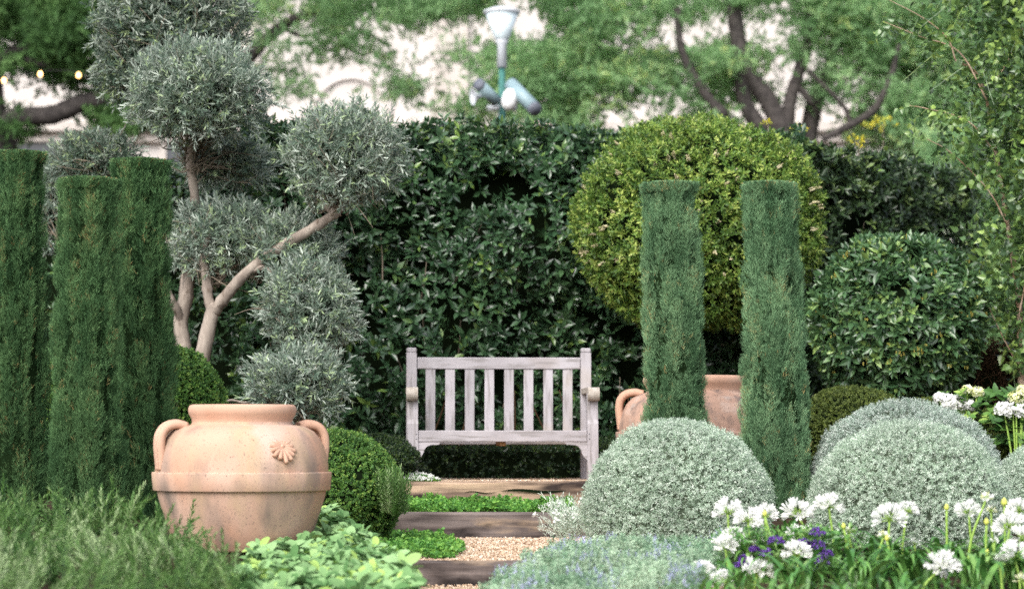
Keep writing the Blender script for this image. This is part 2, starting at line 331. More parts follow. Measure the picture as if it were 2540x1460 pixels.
# ---------------------------------------------------------------- the ground and the path
Z0, Z1, Z2, Z3 = 0.0, .11, .245, .405
Y1, Y2, Y3 = 11.2, 14.0, 15.0
def bedz(x, y):
    return np.interp(y, [0, 8.5, 10.8, 13, 15, 16, 40, 400], [.0, .08, .17, .29, .395, .395, .35, .35]) + 0 * np.asarray(x)
def onpath(x, y): return (np.abs(x + .05) < 1.15) & (y > 6.5) & (y < 17)
xs = np.concatenate([np.linspace(-300, -9, 9), np.linspace(-8, 8, 81), np.linspace(9, 300, 9)])
ys = np.concatenate([np.linspace(-30, 5, 8), np.linspace(6, 20, 71), np.linspace(22, 400, 16)])
gx, gy = np.meshgrid(xs, ys); gz = bedz(gx, gy)
pz = np.where(gy < Y1 + .15, Z0, np.where(gy < Y2 + .15, Z1, np.where(gy < Y3 + .15, Z2, Z3))) - .05
inp = (np.abs(gx + .05) < 1.1) & (gy > 6.4) & (gy < 17); gz = np.where(inp, np.minimum(pz, gz), gz)
g = MB(); nx, ny = len(xs), len(ys)
g.add(np.stack([gx, gy, gz], -1).reshape(-1, 3), [(j * nx + i, j * nx + i + 1, (j + 1) * nx + i + 1, (j + 1) * nx + i) for j in range(ny - 1) for i in range(nx - 1)])
tag(g.build('ground', SOIL), kind='structure')
g = MB(); rng = np.random.default_rng(1)
def sheet(x0, x1, y0, y1, z):
    n, m = 22, 16; X, Y = np.meshgrid(np.linspace(x0, x1, n), np.linspace(y0, y1, m)); Z = z + .006 * noise(np.stack([X.ravel(), Y.ravel()], -1), 1.4, 5).reshape(X.shape)
    g.add(np.stack([X, Y, Z], -1).reshape(-1, 3), [(j * n + i, j * n + i + 1, (j + 1) * n + i + 1, (j + 1) * n + i) for j in range(m - 1) for i in range(n - 1)], 0, .5, True)
sheet(-1.3, 1.1, 6.4, Y1 + .02, Z0); sheet(-1.2, 1.1, Y1 + .1, Y2 + .02, Z1 - .012); sheet(-1.3, 1.2, Y2 + .1, Y3 + .02, Z2 - .012); sheet(-1.5, 1.5, Y3 + .1, 16.9, Z3 - .01)
tag(g.build('path', GRAVEL), kind='structure')
g = MB(); octa = (np.array([(1, 0, 0), (-1, 0, 0), (0, 1, 0), (0, -1, 0), (0, 0, .7), (0, 0, -.7)], float), [(0, 2, 4), (2, 1, 4), (1, 3, 4), (3, 0, 4), (2, 0, 5), (1, 2, 5), (3, 1, 5), (0, 3, 5)], np.zeros(8, int))
def stones(n, x0, x1, y0, y1, z, s=.006):
    p = np.stack([rng.uniform(x0, x1, n), rng.uniform(y0, y1, n), np.full(n, z) + rng.uniform(-.003, .004, n)], -1)
    X, Y, Z = frames(rng.normal(size=(n, 3)) * .5 + [0, 0, 1], rng); g.scatter(octa, p, X, Y, Z, s * rng.uniform(.5, 1.5, n), rng, 0)
stones(9000, -.6, .45, Y1 + .1, Y2, Z1 - .006, .0075); stones(5000, -.8, .7, Y3 + .1, 16.4, Z3 - .004, .008); stones(2500, -.5, .5, 10.2, Y1, Z0 + .003)
tag(g.build('gravel', STONE), 'loose tan gravel scattered on the stepped path', 'gravel', kind='stuff')

# ---------------------------------------------------------------- timber steps
def sleeper(pxa, pxb, Yf, zt, h, m, label, seed, crack=None):
    xa, xb = M(pxa - CX, Yf), M(pxb - CX, Yf); n = 70; t = np.linspace(xa, xb, n); dep = .11
    prof = [(.0, -h), (0, -.5 * h), (0, -.012), (.012, 0), (dep * .5, .001), (dep - .01, 0), (dep, -.012), (dep, -h)]
    V = np.zeros((n, len(prof), 3)); 
    for j, (dy, dz) in enumerate(prof):
        p = np.stack([t, np.full(n, j * .7)], -1); w = .004 if seed > 2 else .0025
        V[:, j, 0] = t; V[:, j, 1] = Yf + dy + w * noise(p, 1.5, seed + 3) + (.002 * noise(p, 9, seed)); V[:, j, 2] = zt + dz + (w * noise(p, 1.2, seed + 9) if dz > -h else 0)
    k = len(prof); fs = [(i * k + j, (i + 1) * k + j, (i + 1) * k + j + 1, i * k + j + 1) for i in range(n - 1) for j in range(k - 1)]
    fs += [tuple(range(k)), tuple((n - 1) * k + j for j in range(k))[::-1]]
    mb = MB(); mb.add(V.reshape(-1, 3), fs)
    if crack:                                       # a split in the face: a sunken dark sliver
        for (ca, cb, cz, ch) in crack:
            a, b = M(ca - CX, Yf), M(cb - CX, Yf); q = np.linspace(0, 1, 12); up = ch * np.sin(q * PI) ** .7
            zz = cz + .006 * np.sin(q * 7); Vc = np.concatenate([np.stack([a + (b - a) * q, np.full(12, Yf - .007), zz + up], -1), np.stack([a + (b - a) * q, np.full(12, Yf - .007), zz - up * .5], -1)])
            mb.add(Vc, [(i, i + 1, 13 + i, 12 + i) for i in range(11)], 1)
    o = mb.build('timber_sleeper', [m, CORE]); return tag(o, label, 'sleeper', 'timber steps of the path')
sleeper(930, 1620, Y1, Z1 + .004, .135, SLEEP, 'purplish brown timber sleeper forming the bottom step', 1)
sleeper(940, 1600, Y2, Z2 + .003, .16, SLEEP, 'dark stained timber sleeper forming the middle step', 2)
sleeper(960, 1560, Y3, Z3 + .004, .17, SLEEPT, 'tan cracked timber sleeper forming the top step below the bench', 7, [(1240, 1405, Z3 - .055, .012), (1380, 1430, Z3 - .1, .004), (1150, 1235, Z3 - .062, .004)])

# ---------------------------------------------------------------- bench
BY = 15.6; s = BY / F
bx = M(1247.5 - CX, BY)
bench = empty('garden_bench', (bx, BY, Z3), 'weathered grey wooden bench with slatted back on the top terrace', 'bench', rz=math.radians(3.2))
hw = M(474, BY) / 2; BD = .50
def bz(py, d=0): return EYE + (HZ - py) * (BY + d) / F - Z3
def bpart(name, fn, m=TEAKV):
    mb = MB(); fn(mb); o = mb.build(name, m, bench, origin=(0, 0, 0)); o.matrix_parent_inverse = Matrix.Identity(4); return o
LW = .07
seat_t, seat_b, arm_t = bz(1067), bz(1095), bz(960)
for sx in (-1, 1):
    xo = sx * (hw - LW / 2)
    def fl(mb):
        pr = [(0, 0), (0, bz(1050)), (.012, bz(1040)), (.022, bz(1015)), (.022, arm_t - .04), (.075, arm_t - .04), (.075, 0)]
        n = len(pr); V = [(xo - LW / 2, y, z) for y, z in pr] + [(xo + LW / 2, y, z) for y, z in pr]
        mb.add(V, [tuple(range(n))[::-1], tuple(range(n, 2 * n))] + [(i, (i + 1) % n, n + (i + 1) % n, n + i) for i in range(n)])
    bpart('leg', fl)
    def bp_(mb):                                    # back posts lean slightly back, with a notched cap
        top = bz(874, BD); mb.box((xo, BD + .03, top / 2), (LW, .06, top), bev=.003)
        mb.box((xo, BD + .032, top + .0155), (LW - .003, .056, .031), bev=.012); 
    bpart('back_post', bp_)
    def arm(mb):
        th = np.linspace(-.5 * PI, .5 * PI, 9)[::-1]; r = .021; pr = [(BD + .005, arm_t), (.01, arm_t)]
        cy, cz, R = -.004, arm_t - .044, .044
        pr += [(cy - R * math.sin(a), cz + R * math.cos(a)) for a in np.linspace(.1, PI * 1.05, 11)]
        pr += [(.03, arm_t - .052), (.1, arm_t - .034), (BD + .005, arm_t - .034)]
        n = len(pr); w = LW / 2 + .002; V = [(xo + sx * .004 - w, y, z) for y, z in pr] + [(xo + sx * .004 + w, y, z) for y, z in pr]
        mb.add(V, [tuple(range(n)), tuple(range(n, 2 * n))[::-1]] + [(i, n + i, n + (i + 1) % n, (i + 1) % n) for i in range(n)])
    bpart('armrest', arm, TEAKE)
    bpart('side_rail', lambda mb: mb.box((xo, BD / 2 + .03, seat_b + .03), (.03, BD - .08, .06)), TEAK)
    def br(mb):                                     # ogee corner bracket
        xi = hw - LW; z = seat_b - .001; w, h = M(57, BY), M(45, BY)
        pts = [(0, 0), (w, 0), (w - .016, -.018)] + [(w * .72 - .01 - .06 * math.sin(a), -.018 - .05 * (1 - math.cos(a))) for a in np.linspace(.1, PI / 2, 8)] + [(.028, -.082), (.022, -h + .02), (0, -h)]
        poly = [(sx * (xi - x), z + y) for x, y in pts]
        mb.prism(poly if sx > 0 else poly[::-1], .016, .05)
    bpart('corner_bracket', br, TEAK)
for k in range(8):
    a = M((1059 + k * 48.75) - 1247.5 + 12, BY + BD); zt, zb = bz(914, BD), seat_b + .03
    bpart('back_slat', lambda mb: mb.box((a + .018, BD + .03, (zt + zb) / 2), (M(24, BY + BD), .018, zt - zb), bev=.002))
bpart('top_rail', lambda mb: mb.box((0, BD + .03, (bz(886, BD) + bz(915, BD)) / 2), (2 * hw - 2 * LW - .002, .034, bz(886, BD) - bz(915, BD)), bev=.004), TEAK)
bpart('front_rail', lambda mb: mb.box((0, .025, (seat_t + seat_b) / 2), (2 * hw - 2 * LW - .002, .03, seat_t - seat_b), bev=.004), TEAK)
bpart('rear_rail', lambda mb: mb.box((0, BD + .03, seat_b + .005), (2 * hw - 2 * LW - .002, .03, .05)), TEAK)
for k in range(5):
    bpart('seat_slat', lambda mb: mb.box((0, .085 + k * .085, seat_t - .02 - .004 * k), (2 * hw - 2 * LW - .006, .07, .018)), TEAK)
bpart('cross_bearer', lambda mb: mb.box((.0, BD / 2 + .03, seat_b - .004), (.045, BD - .06, .045)), RAWW)
for sx in (-1, 1):
    for dz in (.016, -.016):
        bpart('wood_plug', lambda mb: mb.lathe([(0, .003), (.0035, .003), (.0035, 0)], (sx * (hw - LW + .011), -.0005, (seat_t + seat_b) / 2 + dz), 10, axis=(0, -1, 0)), DGREY)

# ---------------------------------------------------------------- pots
def pot(px, Y, ytop, ybot, wmax, wrim, label, m, mc, rz=0, emblem=True, sc=1.0):
    zt, zb = P(px, ytop, Y)[2], P(px, ybot, Y)[2]; h = zt - zb; R = M(wmax / 2, Y); rr = M(wrim / 2, Y)
    t = empty('terracotta_pot', (M(px - CX, Y), Y, zb), label, 'pot', 'handled terracotta pots', rz)
    b = MB(); zz = lambda f: f * h
    prof = [(0, 0), (R * .71, 0), (R * .73, .01), (R * .81, zz(.13)), (R * .88, zz(.26)), (R * .935, zz(.37)), (R * .95, zz(.42)), (R * .97, zz(.53)), (R * .967, zz(.585)), (R * .948, zz(.65)), (R * .918, zz(.71)), (R * .872, zz(.765)), (R * .805, zz(.815)), (R * .7, zz(.85)), (rr * .965, zz(.862)), (rr * .945, zz(.88))]
    b.lathe(prof, seg=96); b.build('body', m, t, origin=(0, 0, 0))
    b = MB(); b.lathe([(rr * .945, zz(.878)), (rr * .955, zz(.905)), (rr * 1.0, zz(.93)), (rr * 1.02, zz(.955)), (rr * 1.012, zz(.98)), (rr * .985, zz(.996)), (rr * .94, h), (rr * .86, zz(.985)), (rr * .84, zz(.93)), (rr * .84, zz(.7)), (0, zz(.7))], seg=96)
    b.build('rim', mc, t, origin=(0, 0, 0))
    b = MB(); b.lathe([(R * .93, zz(.412)), (R * .985, zz(.409)), (R * .99, zz(.414)), (R * 1.008, zz(.528)), (R * 1.003, zz(.535)), (R * .965, zz(.538))], seg=96)
    b.build('band', m, t, origin=(0, 0, 0))
    for a in (PI + .42, .4) if emblem else (PI - .05, .05):
        hd = MB(); e = np.array([math.cos(a), math.sin(a), 0]); tg = np.array([-math.sin(a), math.cos(a), 0]); z = np.array([0, 0, 1.])
        path = [(.66, .85), (.77, .862), (.88, .846), (.945, .795), (.96, .72), (.95, .65), (.945, .6), (.95, .55)]
        for off, rad in ((-.026, .02), (0, .024), (.026, .02)):
            pts = [e * R * p + z * zz(q) + tg * off * sc for p, q in path]
            hd.tube(pts, [rad * .9 * sc, rad * sc, rad * sc, rad * sc, rad * sc, rad * sc, rad * .95 * sc, rad * .7 * sc], 10)
        hd.build('handle', mc, t, origin=(0, 0, 0))
    if emblem:                                      # shell-like rosette pressed on the shoulder
        em = MB(); a0 = math.radians(-90 + 35); zc = zz(.71); rc = R * .905
        e = np.array([math.cos(a0), math.sin(a0), 0]); nrmv = nrm(e * .8 + np.array([0, 0, .55])); tg = np.array([-math.sin(a0), math.cos(a0), 0]); up = np.cross(nrmv, tg)
        c0 = e * rc + np.array([0, 0, zc]) + nrmv * .004
        for k in range(15):
            an = math.radians(k * 24 - 90); d = tg * math.cos(an) + up * math.sin(an); L = .07 + (.014 if k in (0,) else 0) + .006 * (k % 2); L *= .82 + .18 * math.cos(an + PI / 2)
            em.tube([c0 + d * .008 - nrmv * .003, c0 + d * L * .55 - nrmv * .0055, c0 + d * L - nrmv * .008], [.005, .011, .01], 8)
        em.lathe([(0, .008), (.008, .006), (.012, -.003)], c0, 14, axis=nrmv); em.build('rosette', mc, t, origin=(0, 0, 0))
    return t
pot(602, 11.0, 1003, 1362, 440, 262, 'pale terracotta pot with pressed rosette standing among rosemary', TERRA, TERRAC, 0)
pot(1728, 14.9, 932, 1230, 400, 262, 'worn terracotta pot half hidden behind the cypress columns', TERRAW, TERRAC, 0, False, 1.1)

# ---------------------------------------------------------------- clipped shrubs
def bush(name, label, cat, c, radii, tpls, n, m, seed, scale, group=None, zmin=-.6, lump=.05, freq=1.4, depth=.16, upb=.35, rnd_t=.85, hole=9, core=.86, tip=0, origin=None, parent=None, cmat=None, powr=2.0, norm=.9):
    rng = np.random.default_rng(seed); radii = np.array(radii); c = np.array(c)
    f = lambda D: (1 + lump * noise(D, freq, seed + 1)) * ((np.abs(D) ** powr).sum(1) ** (-1 / powr))
    D = sphere_dirs(n, rng, -1); rf = f(D); q = rng.uniform(0, 1, n) ** 1.6
    pos = D * radii * (rf * (1 - depth * q))[:, None]
    k = (pos[:, 2] > zmin * radii[2]) & (noise(D, freq * 2.6, seed + 5) < hole); pos, D, q = pos[k], D[k], q[k]
    ax = nrm(D / radii) * norm + np.array([0, 0, upb]) + rng.normal(0, rnd_t * .6, D.shape)
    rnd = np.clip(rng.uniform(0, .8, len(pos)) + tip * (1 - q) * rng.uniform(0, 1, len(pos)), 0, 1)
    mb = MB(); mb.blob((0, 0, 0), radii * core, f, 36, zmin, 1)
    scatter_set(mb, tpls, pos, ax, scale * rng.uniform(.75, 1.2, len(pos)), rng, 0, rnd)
    if parent is not None: o = mb.build(name, [m, cmat or CORE], parent, origin=-c + np.array(parent.location)); return o
    o = mb.build(name, [m, cmat or CORE], None, origin=(0, 0, 0)); o.location = tuple(c)
    return tag(o, label, cat, group)
r0 = np.random.default_rng(77)
LAUREL = [shoot(LENS, int(n), r0, .55, 1, (85, 25)) for n in (7, 8, 9, 8, 6)]
LITTLE = [shoot(diamond(.24), int(n), r0, .9, .8, (80, 20)) for n in (9, 10, 12)]
BOXT = [shoot(diamond(.32), int(n), r0, 1.0, .7, (75, 30)) for n in (10, 12, 9)]
SILVT = [shoot(diamond(.2, .55, .1), int(n), r0, 1.5, .85, (90, 35), shrink=.3) for n in (8, 9, 10)]
LIMET = [shoot(LENS, int(n), r0, .9, .9, (75, 15)) for n in (7, 8, 9)]

def px_bush(name, label, cat, px, Y, ytop, ybot, wpx, *a, ry=1.0, zc=None, **k):
    r = M(wpx / 2, Y); zt, zb = P(px, ytop, Y)[2], P(px, ybot, Y)[2]; zc = (zt + zb) / 2 if zc is None else zb + zc * (zt - zb)
    return bush(name, label, cat, (M(px - CX, Y), Y, zc), (r, r * ry, zt - zc), *a, **k)
def slv(label, px, Y, yt, yb, w, seed, zc=.38, m=None):
    px_bush('silver_mound', label, 'shrub', px, Y, yt, yb, w, SILVT, 19000, m or SILVER, seed, .0162, 'clipped silver mounds', zmin=-.95, lump=.02, depth=.09, upb=.1, rnd_t=1.2, core=.93, zc=zc, cmat=SILC, powr=2.08)
slv('silver clipped mound right of the steps, beneath the two cypress columns', 1680, 11.6, 1047, 1400, 450, 11)
slv('silver clipped mound behind a larger one, top showing above it', 2246, 12.7, 998, 1330, 466, 12, m=SILVER2)
slv('largest silver clipped mound behind the white agapanthus flowers', 2252, 11.4, 1050, 1410, 482, 13)
slv('silver clipped mound cut off by the right edge of the photo', 2605, 12.0, 1098, 1400, 290, 14)

# yellow-green ball with cream flowers
t = empty('laurustinus_ball', (M(1737 - CX, 16.9), 16.9, Z3), 'big yellow green clipped ball with cream flower clusters', 'shrub')
lc = np.array((M(1737 - CX, 16.9), 16.9, P(0, 560, 16.9)[2])); lr = np.array((M(305, 16.9), M(300, 16.9), M(262, 16.9)))
bush('foliage', None, None, lc, lr, LIMET, 9500, LIME, 21, .043, lump=.045, freq=1.6, depth=.16, upb=.6, tip=.3, core=.82, parent=t, zmin=-.97, powr=2.12, hole=1.9, rnd_t=1.2)
rng = np.random.default_rng(22); D = sphere_dirs(400, rng, -.6); D = D[(D[:, 1] < .2)][:90]
fl = shoot(octa, 22, rng, .8, .17, (110, 30), shrink=.1); fdat = []
for q in range(3):
    mb = MB(); sc = .042; X, Y_, Z_ = np.eye(3)
    for j in range(5):
        mb.scatter(fl, rng.normal(0, .009, (1, 3)), X[None], Y_[None], Z_[None], sc * .75, rng, 0)
    fdat.append(mb.data('flower_cluster', FLUFF))
for i, d in enumerate(D):
    o = bpy.data.objects.new('flower_cluster', fdat[i % 3]); link(o, t)
    o.location = tuple(lc + d * lr * ((np.abs(d) ** 2.12).sum() ** (-1 / 2.12)) * .985 - np.array(t.location)); o.rotation_euler = Vector(d).to_track_quat('Z', 'Y').to_euler(); sc = rng.uniform(.7, 1.25); o.scale = (sc,) * 3
# dark glossy ball
t = empty('bay_ball', (M(2228 - CX, 16.3), 16.3, Z3), 'dark glossy leaved ball dotted with yellow buds, right side', 'shrub')
dc = np.array((M(2228 - CX, 16.3), 16.3, P(0, 790, 16.3)[2])); dr = np.array((M(204, 16.3), M(204, 16.3), M(200, 16.3)))
bush('foliage', None, None, dc, dr, LAUREL, 2000, BALL, 23, .085, lump=.03, depth=.13, upb=.35, core=.84, tip=.2, parent=t, zmin=-.98, powr=2.06, hole=2.0)
D = sphere_dirs(300, rng, -.7); D = D[(D[:, 1] < .1)][:48]
for q in range(2):
    mb = MB(); mb.scatter(fl, rng.normal(0, .012, (4, 3)), *[np.repeat(np.eye(3)[k][None], 4, 0) for k in range(3)], .02, rng, 0); fdat[q] = mb.data('bud_cluster', GOLD)
for i, d in enumerate(D):
    o = bpy.data.objects.new('bud_cluster', fdat[i % 2]); link(o, t)
    o.location = tuple(dc + d * dr * ((np.abs(d) ** 2.3).sum() ** (-1 / 2.3)) * 1.03 - np.array(t.location)); sc = rng.uniform(.7, 1.3); o.scale = (sc,) * 3
# box balls and low mounds
def box(label, px, Y, yt, yb, w, seed, m=BOX, n=9000, sc=.02, name='box_ball', grp='clipped box balls', **k):
    px_bush(name, label, 'shrub', px, Y, yt, yb, w, BOXT, n, m, seed, sc, grp, zmin=-.9, lump=.03, depth=.1, upb=.3, rnd_t=.9, core=.92, tip=.35, **k)
box('green box ball between the cypress trio and the terracotta pot rim', 440, 13.6, 866, 1180, 236, 31)
box('green box ball touching the right flank of the pale terracotta pot', 838, 12.9, 1068, 1330, 316, 32, zc=.4)
box('shaded box ball glimpsed between two cypress columns at left', 130, 13.8, 900, 1240, 210, 33, n=6000)
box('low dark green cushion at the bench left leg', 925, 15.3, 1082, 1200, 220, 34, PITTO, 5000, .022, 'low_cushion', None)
box('olive green low mound behind the silver mounds, below the glossy ball', 2115, 14.2, 962, 1180, 290, 35, MOUND, 8000, .02, 'low_mound', 'olive green low mounds')
box('olive green low mound beside white hydrangeas at right edge', 2500, 13.9, 1018, 1200, 330, 36, MOUND, 9000, .02, 'low_mound', 'olive green low mounds')
box('olive green low mound topping the gap behind the rear silver mound', 2300, 14.6, 992, 1180, 260, 37, MOUND, 6000, .02, 'low_mound', 'olive green low mounds')

# ---------------------------------------------------------------- hedges
def hedge(name, label, A, B, zb, zt0, zt1, thick, m, tpls, dens, scale, seed, wav=.1, hole=.9, lean=0, topdens=1.3):
    rng = np.random.default_rng(seed); A, B = np.array(A, float), np.array(B, float); L = np.linalg.norm(B - A); u = (B - A) / L; n = np.array([u[1], -u[0]])
    H = max(zt0, zt1) - zb; mb = MB(); UP = np.array([0, 0, 1.]); n3 = np.array([n[0], n[1], 0]); u3 = np.array([u[0], u[1], 0])
    N = int(L * H * dens); a = rng.uniform(0, L, N); v = rng.uniform(0, 1, N); top = zt0 + (zt1 - zt0) * a / L
    z = zb + v * (top - zb); p2 = np.stack([a, z], -1); off = wav * noise(p2, .55, seed) + .3 * wav * noise(p2, 1.7, seed + 1)
    holes = noise(p2, 1.25, seed + 2) + .5 * noise(p2, 3, seed + 3)
    deep = np.clip((holes - hole * .6) / .5, 0, 1) * rng.uniform(.3, 1, N); k = (holes < hole + .9) & (rng.uniform(0, 1, N) > .45 * (holes > hole)); a, z, off, top = a[k], z[k], (off - .26 * deep)[k], top[k]
    rd = np.minimum(1, (top - z) / .22); off = off - .14 * (1 - rd) ** 2
    pos = np.stack([A[0] + u[0] * a, A[1] + u[1] * a, z], -1) + n3 * (off - .16 * rng.uniform(0, 1, len(a)) ** 2)[:, None]
    ax = n3 * .8 + UP * .45 + rng.normal(0, .5, pos.shape)
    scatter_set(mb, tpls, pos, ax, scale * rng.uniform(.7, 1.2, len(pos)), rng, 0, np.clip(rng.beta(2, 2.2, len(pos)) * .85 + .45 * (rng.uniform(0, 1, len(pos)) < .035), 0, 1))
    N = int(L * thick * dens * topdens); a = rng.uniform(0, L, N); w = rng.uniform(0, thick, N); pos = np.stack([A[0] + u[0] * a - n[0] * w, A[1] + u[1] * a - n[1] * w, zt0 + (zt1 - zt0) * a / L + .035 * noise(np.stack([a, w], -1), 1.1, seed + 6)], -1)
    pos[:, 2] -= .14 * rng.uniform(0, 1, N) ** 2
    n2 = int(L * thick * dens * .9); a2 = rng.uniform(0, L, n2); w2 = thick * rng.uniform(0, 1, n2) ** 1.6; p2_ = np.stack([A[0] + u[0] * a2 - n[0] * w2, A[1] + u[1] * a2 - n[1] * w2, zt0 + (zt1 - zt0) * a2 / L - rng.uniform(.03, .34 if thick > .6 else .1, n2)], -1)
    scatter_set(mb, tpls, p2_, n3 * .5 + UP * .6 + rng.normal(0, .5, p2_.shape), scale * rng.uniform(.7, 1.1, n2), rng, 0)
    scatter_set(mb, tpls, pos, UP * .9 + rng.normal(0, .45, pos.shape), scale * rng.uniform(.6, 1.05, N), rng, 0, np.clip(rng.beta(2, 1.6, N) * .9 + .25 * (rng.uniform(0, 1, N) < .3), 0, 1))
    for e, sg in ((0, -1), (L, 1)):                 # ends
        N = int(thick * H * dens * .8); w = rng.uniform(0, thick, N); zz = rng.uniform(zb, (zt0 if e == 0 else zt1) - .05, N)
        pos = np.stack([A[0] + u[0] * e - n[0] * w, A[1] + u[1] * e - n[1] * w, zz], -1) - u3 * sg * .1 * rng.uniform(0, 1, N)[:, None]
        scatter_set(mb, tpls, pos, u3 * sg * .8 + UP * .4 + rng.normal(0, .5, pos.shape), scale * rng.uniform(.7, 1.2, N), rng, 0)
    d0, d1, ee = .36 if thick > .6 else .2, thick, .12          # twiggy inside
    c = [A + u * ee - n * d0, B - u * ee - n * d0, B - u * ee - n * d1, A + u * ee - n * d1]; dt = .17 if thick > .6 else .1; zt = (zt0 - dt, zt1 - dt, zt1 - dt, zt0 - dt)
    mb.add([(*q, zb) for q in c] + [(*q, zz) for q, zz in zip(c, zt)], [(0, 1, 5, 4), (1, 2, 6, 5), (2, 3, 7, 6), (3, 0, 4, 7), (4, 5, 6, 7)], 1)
    for _ in range(int(L * 5)):                     # stems showing in the gaps
        a0 = rng.uniform(.1, L - .1); z0 = rng.uniform(zb + .2, zb + H * .75); q = A + u * a0 - n * (.12 + wav * .4); q1 = q + u * rng.normal(0, .1) + n * .08
        mb.tube([(*q, z0), (*((q + q1) / 2 + u * .01), z0 + .2), (*q1, z0 + .42)], [.008, .006, .003], 5, 2)
    o = mb.build(name, [m, CORE, TWD if scale < .06 else TWB], None); return tag(o, label, 'hedge')
def xy(px, Y): return (M(px - CX, Y), Y)
hz = lambda py, Y: P(0, py, Y)[2]
hedge('laurel_hedge', 'tall dark laurel hedge right behind the wooden bench', xy(600, 17.4), xy(2010, 18.0), Z3 - .02, hz(302, 17.4), hz(338, 18.0), 1.0, HEDGE, LAUREL, 290, .093, 41, .1)
hedge('laurel_hedge', 'lower shaded laurel hedge behind the olive tree and cypress trio', xy(-160, 17.9), xy(640, 17.7), Z3 - .02, hz(410, 17.9), hz(395, 17.7), .9, HEDGE, LAUREL, 190, .076, 42, .1)
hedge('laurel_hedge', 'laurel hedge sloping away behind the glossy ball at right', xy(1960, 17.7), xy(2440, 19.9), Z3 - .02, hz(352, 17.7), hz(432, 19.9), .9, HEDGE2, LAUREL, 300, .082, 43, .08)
hedge('low_hedge', 'low dark small leaved hedge seen under the bench seat', xy(960, 16.75), xy(1720, 16.85), Z3 - .02, hz(1082, 16.7), hz(1086, 16.8), .45, PITTO, LITTLE, 1100, .028, 44, .03, 1.6)

